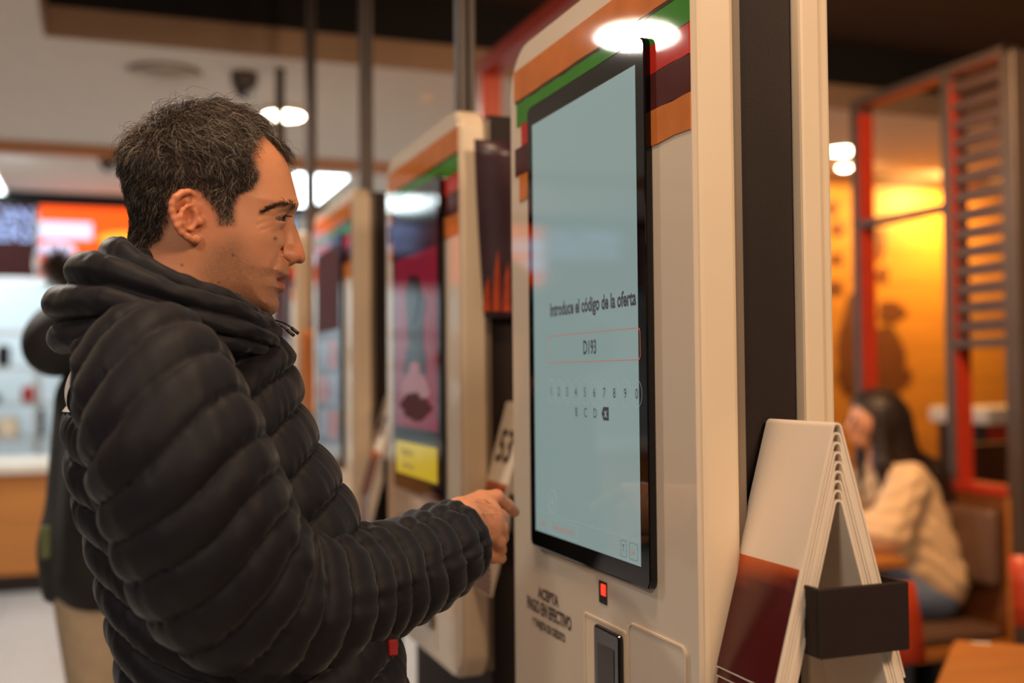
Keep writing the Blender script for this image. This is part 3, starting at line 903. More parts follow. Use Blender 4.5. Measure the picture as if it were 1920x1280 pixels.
def chair(c, yaw, label):
    """moulded shell chair: seat centre on the floor at c; faces +x rotated by yaw"""
    t = thing('shell_chair', label, 'chair', (c[0], c[1], 0), 'orange red chairs at the near table')
    cy, sy = math.cos(yaw), math.sin(yaw)
    def T(p): return (c[0]+p[0]*cy-p[1]*sy, c[1]+p[0]*sy+p[1]*cy, p[2])
    def slab(name, pts, th, m):   # pts: (x,z) profile, swept across y with slight dish
        n = len(pts); K = 9
        v, f = [], []
        for s in (0, 1):
            for i, (x, z) in enumerate(pts):
                for j in range(K):
                    y = -0.21+0.42*j/(K-1)
                    w = (y/0.21)**2
                    v.append(T((x+0.02*w*(1 if name == 'backrest' else 0)-s*th*(1 if name == 'backrest' else 0), y, z+0.012*w*(0 if name == 'backrest' else 1)-s*th*(0 if name == 'backrest' else 1))))
        q = n*K
        for i in range(n-1):
            for j in range(K-1):
                a = i*K+j
                f += [(a, a+1, a+K+1, a+K), (q+a, q+a+K, q+a+K+1, q+a+1)]
        for i in range(n-1):
            a = i*K; b = a+K-1
            f += [(a, a+K, q+a+K, q+a), (b, q+b, q+b+K, b+K)]
        for j in range(K-1):
            f += [(j, q+j, q+j+1, j+1), ((n-1)*K+j, (n-1)*K+j+1, q+(n-1)*K+j+1, q+(n-1)*K+j)]
        return obj(name, v, f, m, t, True)
    slab('seat', [(-0.2, 0.46), (-0.1, 0.445), (0.08, 0.45), (0.2, 0.445)], 0.012, M['orange_paint'])
    slab('backrest', [(-0.232, 0.68), (-0.238, 0.74), (-0.247, 0.80), (-0.262, 0.88)], 0.012, M['orange_paint'])
    for sy_ in (-1, 1):
        tube('back_support', [T((-0.17, sy_*0.13, 0.44)), T((-0.225, sy_*0.13, 0.55)), T((-0.245, sy_*0.13, 0.74))], 0.010, M['brown'], t, 8)
    for sx in (-1, 1):
        for sy_ in (-1, 1):
            tube('leg', [T((sx*0.16, sy_*0.16, 0.44)), T((sx*0.21, sy_*0.2, 0.0))], 0.011, M['brown'], t, 8)
    return t
cb = W(1640, 1180, 2.70)
chair((cb[0]+0.06, cb[1]-0.20), math.radians(-75), 'orange red chair showing behind the near tent holder')
cb = W(2028, 1110, 3.05)
chair((cb[0]+0.02, cb[1]-0.1), math.radians(-120), 'orange red chair cut off by the right edge')
# waste station behind the booth
wp = W(1880, 800, 6.2)
ws = thing('tray_station', 'red tray station with white top beyond the partition', 'station', (wp[0], wp[1], 0))
bx('cabinet', wp[0]-0.16, wp[0]+0.5, wp[1]-0.05, wp[1]+0.3, 0.0, 1.13, M['red_paint'], ws, bev=0.01)
bx('dark_side', wp[0]-0.19, wp[0]-0.16, wp[1]-0.05, wp[1]+0.3, 0.0, 1.13, M['brown'], ws)
bx('top', wp[0]-0.22, wp[0]+0.55, wp[1]-0.12, wp[1]+0.35, 1.13, 1.22, M['white'], ws, bev=0.02, seg=3)
lw = W(1860, 860, 5.2)
bx('low_screen', lw[0]-0.2, lw[0]+0.5, lw[1]-0.02, lw[1]+0.04, 0.0, CH-(838-702)/2050*5.2, M['wood_dark'])
tag(bpy.data.objects['low_screen'], 'low dark wood screen wall seen through the partition', 'screen', kind='thing')
# ------------------------------------------------------------------ implicit surfaces for the figures
def snet(F, lo, h):
    """surface nets of a sampled field F (negative inside) -> verts, quads"""
    S = F < 0
    nx, ny, nz = F.shape
    cnt = np.zeros((nx-1, ny-1, nz-1), np.float32)
    acc = np.zeros((nx-1, ny-1, nz-1, 3), np.float32)
    corners = [(i, j, k) for i in (0, 1) for j in (0, 1) for k in (0, 1)]
    def sub(A, c): return A[c[0]:nx-1+c[0], c[1]:ny-1+c[1], c[2]:nz-1+c[2]]
    for c in corners:
        for ax in range(3):
            if c[ax] == 1: continue
            d = list(c); d[ax] = 1
            a = sub(F, c); b = sub(F, d)
            m = (a < 0) != (b < 0)
            if not m.any(): continue
            den = np.where(m, a-b, 1)
            t = np.where(m, a/den, 0)
            cnt += m
            for q in range(3):
                acc[..., q] += np.where(m, c[q]+(t if q == ax else 0), 0)
    act = cnt > 0
    idx = np.full(act.shape, -1, np.int64)
    n = int(act.sum())
    idx[act] = np.arange(n)
    cells = np.argwhere(act)
    V = (cells + acc[act]/cnt[act][:, None])*h + np.asarray(lo)
    Q = []
    for ax in range(3):
        o1, o2 = [(1, 2), (2, 0), (0, 1)][ax]
        sl_a = [slice(1, -1)]*3; sl_a[ax] = slice(0, -1)
        sl_b = [slice(1, -1)]*3; sl_b[ax] = slice(1, None)
        a = S[tuple(sl_a)]; b = S[tuple(sl_b)]
        m = a != b
        loc = np.argwhere(m)
        if not len(loc): continue
        off = np.ones(3, int); off[ax] = 0
        base = loc+off
        def cell(d1, d2):
            p = base.copy(); p[:, o1] -= d1; p[:, o2] -= d2
            return idx[p[:, 0], p[:, 1], p[:, 2]]
        q = np.stack([cell(1, 1), cell(0, 1), cell(0, 0), cell(1, 0)], 1)
        ins = a[m]
        q[~ins] = q[~ins][:, ::-1]
        Q.append(q)
    Q = np.concatenate(Q)
    Q = Q[(Q >= 0).all(1)]
    return V, Q

class Grid:
    def __init__(s, lo, hi, h):
        s.lo = np.asarray(lo, float); s.h = h
        n = np.ceil((np.asarray(hi)-s.lo)/h).astype(int)+1
        ax = [(s.lo[i]+h*np.arange(n[i])).astype(np.float32) for i in range(3)]
        s.X = ax[0][:, None, None]; s.Y = ax[1][None, :, None]; s.Z = ax[2][None, None, :]
        s.shape = tuple(n)

def cap(g, a, b, ra, rb=None):
    rb = ra if rb is None else rb
    a = np.asarray(a, np.float32); b = np.asarray(b, np.float32)
    d = b-a; L2 = float(d@d)+1e-12
    x, y, z = g.X-a[0], g.Y-a[1], g.Z-a[2]
    t = np.clip((x*d[0]+y*d[1]+z*d[2])/L2, 0, 1)
    return np.sqrt((x-t*d[0])**2+(y-t*d[1])**2+(z-t*d[2])**2)-(ra+(rb-ra)*t)

def ell(g, c, r, R=None):
    x, y, z = g.X-c[0], g.Y-c[1], g.Z-c[2]
    if R is not None:
        R = np.asarray(R, np.float32)
        x, y, z = (x*R[0, i]+y*R[1, i]+z*R[2, i] for i in range(3))
    k0 = np.sqrt((x/r[0])**2+(y/r[1])**2+(z/r[2])**2)
    k1 = np.sqrt((x/r[0]**2)**2+(y/r[1]**2)**2+(z/r[2]**2)**2)+1e-9
    return k0*(k0-1)/k1

def smin(a, b, k):
    h = np.clip(0.5+0.5*(b-a)/k, 0, 1)
    return b+(a-b)*h-k*h*(1-h)

def chain(g, pts, rads, k=0.004):
    F = None
    for i in range(len(pts)-1):
        d = cap(g, pts[i], pts[i+1], rads[i], rads[i+1])
        F = d if F is None else smin(F, d, k)
    return F

def poly_sd(px, pz, poly):
    """signed distance (negative inside) of a 2-D polygon on flat arrays"""
    P = np.asarray(poly, float); n = len(P)
    d = np.full(px.shape, 1e9); ins = np.zeros(px.shape, bool)
    for i in range(n):
        a = P[i]; b = P[(i+1) % n]
        e = b-a
        wx, wz = px-a[0], pz-a[1]
        t = np.clip((wx*e[0]+wz*e[1])/(e@e+1e-15), 0, 1)
        d = np.minimum(d, (wx-t*e[0])**2+(wz-t*e[1])**2)
        c = ((a[1] <= pz) & (b[1] > pz)) | ((b[1] <= pz) & (a[1] > pz))
        with np.errstate(divide='ignore', invalid='ignore'):
            xi = a[0]+(pz-a[1])/(e[1] if abs(e[1]) > 1e-12 else 1e-12)*e[0]
        ins ^= c & (px < xi)
    d = np.sqrt(d)
    return np.where(ins, -d, d)

def _hash(ix, iy, s):
    v = np.sin(ix*127.1+iy*311.7+s*74.7)*43758.5453
    return v-np.floor(v)
def noise2(x, y, s=0):
    ix, iy = np.floor(x), np.floor(y)
    fx, fy = x-ix, y-iy
    fx = fx*fx*(3-2*fx); fy = fy*fy*(3-2*fy)
    a = _hash(ix, iy, s); b = _hash(ix+1, iy, s); c = _hash(ix, iy+1, s); d = _hash(ix+1, iy+1, s)
    return (a+(b-a)*fx)*(1-fy)+(c+(d-c)*fx)*fy

def lin(x, xs, ys):
    return np.interp(x, xs, ys)

M['skin'] = mat_attr('skin', 0.46, sss=0.12, spec=0.4, bump=0.18, bscale=500)
M['hair'] = mat_attr('hair_strand', 0.42, spec=0.45)
M['eye'] = mat_attr('eye_surface', 0.08, spec=0.6)

# ------------------------------------------------------------------ the man at the kiosk
HT = 1.27                                   # distance of his head
O = W(400, 400, HT)
ray = O-np.array([0, 0, CH]); ray[2] = 0; ray /= np.linalg.norm(ray)
FW = np.array([ray[1], -ray[0], 0])         # his forward
LF = np.array([-FW[1], FW[0], 0])           # his left (away from the camera)
UPV = np.array([0, 0, 1.0])
SX, SZ = HT/F_PX/1.037, HT/F_PX
def hw(p):                                  # head coordinates -> world
    p = np.asarray(p, float)
    z = p[..., 2:3]-(p[..., 2:3]+O[2]-CH)*np.minimum(np.abs(p[..., 1:2]), 0.09)/HT      # features beside the mid-line sit a little lower
    return O + p[..., 0:1]*FW + p[..., 1:2]*LF + z*UPV
def z1(x, y):                               # traced head outline -> head coordinates (forward, up)
    return ((200+x/2.66667-400)*SX, (400-160-y/2.66667)*SZ)
def zl(l): return [z1(*p) for p in l]
def ez(x, y): return ((300+x/9.14-400)*SX, (400-340-y/9.14)*SZ)

man = thing('person', 'man in a black quilted puffer jacket touching towards the near kiosk screen', 'person', (O[0], O[1], 0))

skull = zl([(962, 560), (953, 515), (938, 460), (922, 405), (897, 345), (862, 290), (800, 225), (720, 168), (620, 130), (500, 120), (380, 142), (270, 190),
            (185, 255), (128, 335), (104, 420), (106, 500), (125, 590), (150, 680), (178, 760), (215, 835), (290, 920), (390, 1000), (520, 1085), (640, 1135), (730, 1162),
            (785, 1164), (822, 1154), (850, 1134), (864, 1108), (867, 1082), (864, 1060), (868, 1044), (888, 1035), (902, 1014), (898, 992), (884, 974),
            (902, 964), (921, 948), (920, 925), (914, 892), (900, 860), (896, 800), (902, 740), (914, 690), (930, 655), (944, 628), (958, 600), (964, 580)])
nose = zl([(948, 600), (941, 632), (943, 655), (950, 682), (965, 722), (985, 782), (999, 828), (1004, 856), (998, 873), (981, 884), (955, 881), (925, 886), (780, 886), (780, 590)])

h = 0.0016
g = Grid((-0.145, -0.102, -0.235), (0.145, 0.003, 0.135), h)     # one half; mirrored afterwards through |Y|
g = Grid((-0.145, -0.102, -0.235), (0.145, 0.102, 0.135), h)
AX, AZ = np.meshgrid(g.X.ravel().astype(float), g.Z.ravel().astype(float), indexing='ij')
aY = np.abs(g.Y)
def pillow(poly, wfun, Rfun, p):
    d = -poly_sd(AX, AZ, poly)
    w = wfun(AX, AZ); R = Rfun(AX, AZ)
    q = np.maximum(0, 1-d/R)
    A = (q**p).astype(np.float32)[:, None, :]
    w3 = w.astype(np.float32)[:, None, :]; R3 = R.astype(np.float32)[:, None, :]
    return ((aY/w3)**p + A)**(1.0/p)*R3 - R3
zs = [z1(0, y)[1] for y in (1180, 1080, 1000, 900, 800, 700, 620, 500, 350, 200, 100)]
Wf = lambda x, z: lin(z, zs, [.043, .050, .056, .062, .067, .071, .074, .077, .079, .076, .070])*(1.0-0.10*np.clip((x-0.03)/0.08, 0, 1))
Rf = lambda x, z: lin(z, zs, [.045, .050, .055, .060, .064, .068, .072, .076, .080, .080, .08])
F = pillow(skull, Wf, Rf, 2.15)
zn = [z1(0, y)[1] for y in (890, 840, 760, 690, 640, 600)]
Fn = pillow(nose, lambda x, z: lin(z, zn, [.0150, .0158, .0125, .0098, .0092, .0120]), lambda x, z: lin(z, zn, [.014, .015, .014, .012, .011, .011]), 2.0)
F = smin(F, Fn, 0.006)
gm = type('G', (), {})(); gm.X, gm.Y, gm.Z = g.X, aY, g.Z
# wing of the nose
x, z = z1(908, 842); F = smin(F, ell(gm, (x, 0.0120, z), (0.0135, 0.0080, 0.0108)), 0.004)
def bump(F, xy, y, r, amp):
    x, z = z1(*xy)
    rx, ry, rz = (r if hasattr(r, '__len__') else (r, r, r))
    return F - amp*np.exp(-(((g.X-x)/rx)**2+((aY-y)/ry)**2+((g.Z-z)/rz)**2))
F = bump(F, (900, 660), 0.034, (.016, .020, .0130), -0.0100)     # eye socket
F = bump(F, (925, 585), 0.022, (.014, .020, .0075), 0.0035)       # brow ridge
F = bump(F, (880, 600), 0.042, (.014, .014, .008), 0.003)
F = bump(F, (790, 745), 0.050, (.024, .018, .018), 0.0045)        # cheekbone
F = bump(F, (850, 790), 0.032, (.018, .014, .016), 0.003)
F = bump(F, (690, 560), 0.070, (.024, .02, .028), -0.0035)        # temple
F = bump(F, (660, 930), 0.062, (.035, .02, .03), -0.003)          # hollow cheek
F = bump(F, (800, 990), 0.034, (.010, .012, .02), 0.0025)        # beside mouth
F = bump(F, (520, 1000), 0.058, (.025, .02, .022), 0.004)         # jaw angle
F = bump(F, (905, 925), 0.0, (.008, .0035, .010), -0.0012)       # philtrum
F = bump(F, (880, 1045), 0.0, (.010, .020, .005), -0.002)
F = bump(F, (1000, 800), 0.0, (.02, .004, .02), 0.0)
def groove(F, pts, r, amp, ymax=0.2, ymin=0.0):
    P = np.array(zl(pts)); d2 = np.full(AX.shape, 1e9)
    for i in range(len(P)-1):
        a, b = P[i], P[i+1]; e = b-a
        t = np.clip(((AX-a[0])*e[0]+(AZ-a[1])*e[1])/(e@e), 0, 1)
        d2 = np.minimum(d2, (AX-a[0]-t*e[0])**2+(AZ-a[1]-t*e[1])**2)
    k = (amp*np.exp(-d2/r**2)).astype(np.float32)[:, None, :]
    return F + k*((aY < ymax) & (aY > ymin))
F = groove(F, [(826, 962), (850, 968), (890, 972), (930, 972)], 0.0017, 0.0042, 0.032)                 # mouth line
F = groove(F, [(868, 812), (850, 862), (826, 905), (812, 945)], 0.0035, 0.0030, 0.05, 0.012)          # nasolabial fold
F = groove(F, [(872, 800), (874, 850), (905, 872)], 0.0020, 0.0022, 0.03, 0.010)
for q in ([(825, 645), (790, 640), (755, 648)], [(822, 665), (780, 675), (745, 690)], [(835, 690), (800, 705), (765, 715)]):
    F = groove(F, q, 0.0014, 0.0007, 0.08, 0.03)
F = groove(F, [(900, 690), (870, 715), (835, 725)], 0.003, 0.0016, 0.06, 0.012)                          # under eye
# lids around the eyeball
ex, ezz = z1(838, 660); EYC = (ex, 0.0300, ezz)
lid = ell(gm, EYC, (0.0140, 0.0143, 0.0132))
F = smin(F, lid, 0.007)
slit_z = EYC[2]+0.0003+0.10*(g.X-EYC[0])
slit = np.maximum(np.abs(g.Z-slit_z)-0.0036*np.clip((g.X-(EYC[0]-0.005))/0.012, 0, 1)-0.0002, -(g.X-(EYC[0]-0.006)))
hollow = np.maximum(np.maximum(slit, ell(gm, EYC, (0.0170, 0.0165, 0.0160))), -(ell(gm, EYC, (0.0118, 0.0118, 0.0118))))
F = np.maximum(F, -hollow)
# nostril
x, z = z1(940, 880); F = np.maximum(F, -ell(gm, (x, 0.0070, z), (0.0062, 0.0032, 0.0036)))
# ear
def eary(x): return 0.0700+0.020*np.clip((0.0+(-0.012-x))/0.026, 0, 1)
def e3(p, dy=0.0):
    x, z = ez(*p)
    return (x, eary(x)+dy, z)
E = ell(gm, (ez(470, 560)[0], 0.0760, ez(470, 560)[1]), (0.0145, 0.0050, 0.0245))
hel = [(690, 520), (690, 400), (660, 290), (600, 215), (510, 185), (410, 205), (320, 285), (268, 400), (262, 520), (290, 650), (335, 780), (400, 880), (490, 950), (560, 1000)]
E = smin(E, chain(gm, [e3(p) for p in hel], [.0028, .0030, .0031, .0032, .0033, .0034, .0036, .0036, .0034, .0030, .0028, .0030, .0036, .004]), 0.0025)
ant = [(590, 400), (500, 420), (420, 500), (388, 610), (410, 720), (480, 790), (560, 830)]
E = smin(E, chain(gm, [e3(p, 0.001) for p in ant], [.0018, .0022, .0026, .0028, .0028, .0028, .0026]), 0.0025)
lob = e3((620, 985)); E = smin(E, ell(gm, (lob[0], lob[1]-0.002, lob[2]), (0.0068, 0.0042, 0.0062)), 0.004)
con = ez(560, 640); E = np.maximum(E, -ell(gm, (con[0], 0.0865, con[1]), (0.0080, 0.0105, 0.0125)))
sca = ez(540, 310); E = np.maximum(E, -ell(gm, (sca[0], 0.0850, sca[1]), (0.0060, 0.0070, 0.0066)))
tra = e3((705, 680)); E = smin(E, ell(gm, (tra[0], 0.0735, tra[2]), (0.0040, 0.0045, 0.0058)), 0.003)
F = smin(F, E, 0.0035)
# neck
nk0 = z1(400, 860); nk1 = z1(330, 1400)
F = smin(F, cap(g, (nk0[0], 0, nk0[1]), (nk1[0], 0, nk1[1]), 0.060, 0.068), 0.022)
Vh, Qh = snet(F.astype(np.float32), g.lo, h)
# colours of the skin
hx, hy, hz = Vh[:, 0], Vh[:, 1], Vh[:, 2]
skin = np.array(srgb(200, 138, 102)); 
colr = np.repeat(skin[None], len(Vh), 0)
def mixc(mask, rgb, k):
    global colr
    m = (np.clip(mask, 0, 1)*k)[:, None]
    colr = colr*(1-m)+np.array(srgb(*rgb))[None]*m
def soft(sd, w): return np.clip(0.5-sd/w, 0, 1)
blot = noise2(hx*90+5, hz*90+hy*60, 3)
mixc(blot, (192, 122, 92), 0.35)
stub = zl([(640, 760), (700, 850), (800, 900), (850, 890), (925, 880), (930, 960), (910, 1060), (880, 1180), (600, 1220), (480, 1100), (470, 940), (540, 800)])
fine = noise2(hx*900, hz*900+hy*500, 5)
mixc(soft(poly_sd(hx, hz, stub), 0.022)*(0.55+0.75*fine), (118, 86, 66), 0.62)
lips = zl([(822, 964), (860, 950), (900, 942), (930, 944), (930, 975), (912, 1026), (890, 1034), (860, 1010)])
mixc(soft(poly_sd(hx, hz, lips), 0.003)*(np.abs(hy) < 0.03), (158, 84, 72), 0.75)
nz_ = z1(985, 850); mixc(np.exp(-((hx-nz_[0])**2+(hz-nz_[1])**2)/0.016**2), (184, 92, 64), 0.5)
ear_c = ez(450, 500); mixc(np.exp(-((hx-ear_c[0])**2+(hz-ear_c[1])**2)/0.03**2)*(np.abs(hy) > 0.066), (204, 102, 60), 0.5)
ub = z1(880, 700); mixc(np.exp(-((hx-ub[0])/0.016)**2-((hz-ub[1])/0.006)**2), (150, 92, 72), 0.4)
for p_, r_ in (((836, 758), .0022), ((627, 846), .0016), ((385, 900), .0015), ((560, 985), .0014)):
    c_ = z1(*p_); mixc(np.exp(-((hx-c_[0])**2+(hz-c_[1])**2)/r_**2)*(hy < 0), (86, 52, 38), 0.9)
hairp = zl([(868, 268), (800, 222), (745, 210), (705, 262), (695, 340), (738, 392), (750, 440), (722, 500), (652, 535), (634, 600), (628, 690), (560, 692), (546, 630), (503, 575), (470, 530),
            (400, 512), (345, 540), (325, 620), (318, 690), (286, 770), (232, 815), (180, 840), (40, 830), (-40, 400), (60, 20), (600, -40), (900, 40), (960, 250)])
peak = zl([(892, 318), (840, 285), (780, 252), (730, 200), (868, 150), (990, 250)])
sdh = poly_sd(hx, hz, hairp)
sdp = poly_sd(hx, hz, peak)
sdh = np.where(np.abs(hy) < 0.026, np.minimum(sdh, sdp), sdh)
mixc(soft(sdh, 0.012)*(np.abs(hy) < 0.0785), (52, 38, 30), 0.85)

# ---- right hand (towards the camera), pointing
def hz4(x, y, t): return W(760+x/6.4, 880+y/6.4, t+0.03)
lo = hz4(300, 1200, 1.36)
gh_lo = np.array([-0.20, 1.28, 1.15]); 
pts_all = [hz4(450, 300, 1.38), hz4(1400, 250, 1.56), hz4(600, 1200, 1.36), hz4(1300, 1200, 1.52)]
lo = np.min(pts_all, 0)-0.03; hi = np.max(pts_all, 0)+0.03
gq = Grid(lo, hi, 0.0016)
wr = hz4(640, 640, 1.385)
mcp = [hz4(905, 345, 1.437), hz4(985, 470, 1.428), hz4(1022, 610, 1.425), hz4(1020, 760, 1.430)]
Fh_ = None
def add(d, k):
    global Fh_
    Fh_ = d if Fh_ is None else smin(Fh_, d, k)
add(cap(gq, hz4(330, 980, 1.345), wr, 0.028, 0.028), 0.01)
for i, m_ in enumerate(mcp):      # metacarpals
    st_ = wr+np.array([0, 0, 1])*(0.012-0.008*i)+(m_-wr)*0.12
    add(cap(gq, st_, m_, 0.0165, 0.0108 if i < 3 else 0.0098), 0.014)
pm = (wr+mcp[1]+mcp[2])/3+np.array([0.006, 0.016, -0.006]); add(ell(gq, pm, (0.034, 0.022, 0.030)), 0.012)
fing = [
    [mcp[0], hz4(1095, 325, 1.452), hz4(1225, 430, 1.472), hz4(1312, 508, 1.488)],
    [mcp[1], hz4(1135, 560, 1.450), hz4(1150, 655, 1.470), hz4(1080, 700, 1.482)],
    [mcp[2], hz4(1150, 700, 1.446), hz4(1165, 815, 1.464), hz4(1085, 850, 1.476)],
    [mcp[3], hz4(1130, 870, 1.446), hz4(1145, 960, 1.460), hz4(1070, 985, 1.470)],
]
frad = [[.0105, .0094, .0082, .0072], [.0108, .0096, .0085, .0075], [.0104, .0092, .0082, .0073], [.0096, .0084, .0075, .0066]]
for p_, r_ in zip(fing, frad):
    add(chain(gq, p_, r_, 0.004), 0.0042)
th = [wr+np.array([0.006, 0.022, -0.020]), hz4(930, 940, 1.450), hz4(1060, 1030, 1.462), hz4(1140, 1060, 1.470)]
add(chain(gq, th, [.017, .0125, .0100, .0085], 0.005), 0.005)
Vr, Qr = snet(Fh_.astype(np.float32), gq.lo, 0.0016)
chand = np.repeat(np.array(srgb(208, 144, 106))[None], len(Vr), 0)
nb = noise2(Vr[:, 0]*120, Vr[:, 2]*120+Vr[:, 1]*70, 9)[:, None]
chand = chand*(1-0.3*nb)+np.array(srgb(186, 104, 70))[None]*0.3*nb
for m_ in mcp+[f[1] for f in fing]:
    k = np.exp(-((Vr-m_)**2).sum(1)/0.011**2)[:, None]*0.35
    chand = chand*(1-k)+np.array(srgb(198, 100, 72))[None]*k

# ---- body under the clothes, left hand hanging
ML = lambda f, l, z: np.array([O[0], O[1], 0])+f*FW+l*LF+np.array([0, 0, z])
gb = Grid(ML(0, 0, 0)+np.array([-0.36, -0.42, 0.05]), ML(0, 0, 0)+np.array([0.48, 0.42, 1.53]), 0.014)
B = cap(gb, ML(0.03, 0, 1.0), ML(-0.03, 0, 1.34), 0.105, 0.100)
B = smin(B, cap(gb, ML(-0.055, -0.13, 1.385), ML(-0.055, 0.13, 1.385), 0.06), 0.06)
B = smin(B, cap(gb, ML(-0.04, 0, 1.36), ML(-0.028, 0, 1.50), 0.058), 0.03)
B = smin(B, chain(gb, [W(300, 735, 1.14), W(412, 1045, 1.12), W(490, 1118, 1.16), W(775, 1066, 1.325)], [.050, .042, .040, .032], 0.02), 0.03)
shl = ML(-0.06, 0.20, 1.39); ell_ = ML(-0.03, 0.25, 1.10); wrl = ML(0.06, 0.25, 0.87)
B = smin(B, chain(gb, [shl, ell_, wrl], [.05, .042, .03], 0.02), 0.03)
B = smin(B, ell(gb, wrl+np.array([0.02, 0.0, -0.06]), (.032, .018, .05)), 0.02)
for i, dx in enumerate((0.045, 0.025, 0.005, -0.015)):
    B = smin(B, chain(gb, [wrl+np.array([dx, 0, -0.10]), wrl+np.array([dx+.012, -.004, -0.15]), wrl+np.array([dx+.008, -.02, -0.175])], [.0105, .0095, .008], 0.004), 0.006)
B = smin(B, chain(gb, [wrl+np.array([0.03, -0.01, -0.03]), wrl+np.array([0.065, -0.02, -0.08]), wrl+np.array([0.07, -0.025, -0.11])], [.013, .011, .009], 0.004), 0.006)
for s in (-1, 1):
    B = smin(B, chain(gb, [ML(0.0, s*0.09, 0.93), ML(0.02, s*0.10, 0.50), ML(-0.02, s*0.11, 0.09)], [.085, .055, .042], 0.03), 0.03)
Vb, Qb = snet(B.astype(np.float32), gb.lo, 0.014)
cb_ = np.repeat(np.array(srgb(200, 134, 98))[None], len(Vb), 0)
Vall = np.vstack([hw(Vh), Vr, Vb]); Qall = np.vstack([Qh, Qr+len(Vh), Qb+len(Vh)+len(Vr)])
body = obj('body', Vall, Qall, M['skin'], man, True, cols=np.vstack([colr, chand, cb_]))
body['label'] = 'tanned skin of head, neck and hands'

# ---- eyes
for s in (-1, 1):
    n1, n2 = 20, 28
    v, f, c_ = [], [], []
    gaze = np.array([0.92, s*0.36, -0.12]); gaze /= np.linalg.norm(gaze)
    for i in range(n1+1):
        a = math.pi*i/n1
        for j in range(n2):
            b = 2*math.pi*j/n2
            p = np.array([math.cos(a), math.sin(a)*math.cos(b), math.sin(a)*math.sin(b)])
            d = math.acos(max(-1, min(1, float(p@gaze))))
            r = 0.0121*(1+0.05*max(0, 1-d/0.55))
            v.append(hw(np.array([EYC[0], s*EYC[1], EYC[2]])+p*r))
            c_.append(srgb(8, 6, 6) if d < 0.2 else srgb(26, 18, 14) if d < 0.56 else srgb(92, 82, 80))
    for i in range(n1):
        for j in range(n2):
            f.append((i*n2+j, i*n2+(j+1) % n2, (i+1)*n2+(j+1) % n2, (i+1)*n2+j))
    obj('eye', np.array(v), np.array(f), M['eye'], man, True, cols=np.array(c_))

# ---- strands: hair, brows, lashes
def strands(name, roots, dirs, normals, lens, rad, cols, parent, seg=5, curl=0.0, lift=0.5, seedv=1):
    rr = np.random.default_rng(seedv)
    N = len(roots)
    s = np.linspace(0, 1, seg+1)
    side = np.cross(dirs, normals)
    side /= np.linalg.norm(side, axis=1)[:, None]+1e-9
    ph = rr.uniform(0, 6.28, N); fr = rr.uniform(3.0, 6.5, N)
    pts = np.zeros((N, seg+1, 3))
    for k in range(seg+1):
        up = lift*(s[k]-0.55*s[k]**2)
        L = lens[:, None]
        pts[:, k] = roots + normals*L*up + dirs*L*(s[k]-0.25*lift*s[k]*(1-s[k])) \
            + side*L*(curl*np.sin(fr*s[k]+ph)-curl*np.sin(ph))[:, None] + normals*L*(0.5*curl*(np.cos(fr*s[k]*1.2+ph)-np.cos(ph)))[:, None]
    V = np.zeros((N, seg+1, 3, 3))
    bin_ = np.cross(dirs, side)
    for j in range(3):
        a = 2*math.pi*j/3
        off = math.cos(a)*side+math.sin(a)*bin_
        for k in range(seg+1):
            V[:, k, j] = pts[:, k]+off*(rad*(1-0.75*s[k]**2))
    idx = np.arange(N*(seg+1)*3).reshape(N, seg+1, 3)
    Q = []
    for j in range(3):
        j2 = (j+1) % 3
        Q.append(np.stack([idx[:, :-1, j], idx[:, :-1, j2], idx[:, 1:, j2], idx[:, 1:, j]], -1).reshape(-1, 4))
    C = np.repeat(cols[:, None, :], (seg+1)*3, 1).reshape(-1, 3)
    return obj(name, V.reshape(-1, 3), np.concatenate(Q), M['hair'], parent, True, cols=C)

# scalp normals from the field
def field_normals(Vp):
    ii = np.clip(((Vp-g.lo)/h).astype(int), 1, np.array(g.shape)-2)
    gr = np.stack([F[ii[:, 0]+1, ii[:, 1], ii[:, 2]]-F[ii[:, 0]-1, ii[:, 1], ii[:, 2]],
                   F[ii[:, 0], ii[:, 1]+1, ii[:, 2]]-F[ii[:, 0], ii[:, 1]-1, ii[:, 2]],
                   F[ii[:, 0], ii[:, 1], ii[:, 2]+1]-F[ii[:, 0], ii[:, 1], ii[:, 2]-1]], 1)
    return gr/(np.linalg.norm(gr, axis=1)[:, None]+1e-9)
ok = np.where((sdh < 0.0) & (np.abs(hy) < 0.0785))[0]
NS = 26000
pick = RNG.choice(ok, NS)
roots = Vh[pick]+RNG.normal(0, 0.0007, (NS, 3))
nrm = field_normals(Vh[pick])
prob = RNG.random(NS)
# comb direction: forwards over the top, down the sides and back
topw = np.clip((roots[:, 2]-0.045)/0.035, 0, 1)
back = np.clip((-roots[:, 0]-0.03)/0.06, 0, 1)
comb = np.stack([topw*(1.0-0.9*back)+(1-topw)*(0.15-0.25*back), 0.35*np.sign(roots[:, 1])*topw*np.abs(roots[:, 1])/0.07, -(1-topw)*1.0-0.55*topw*back], 1)
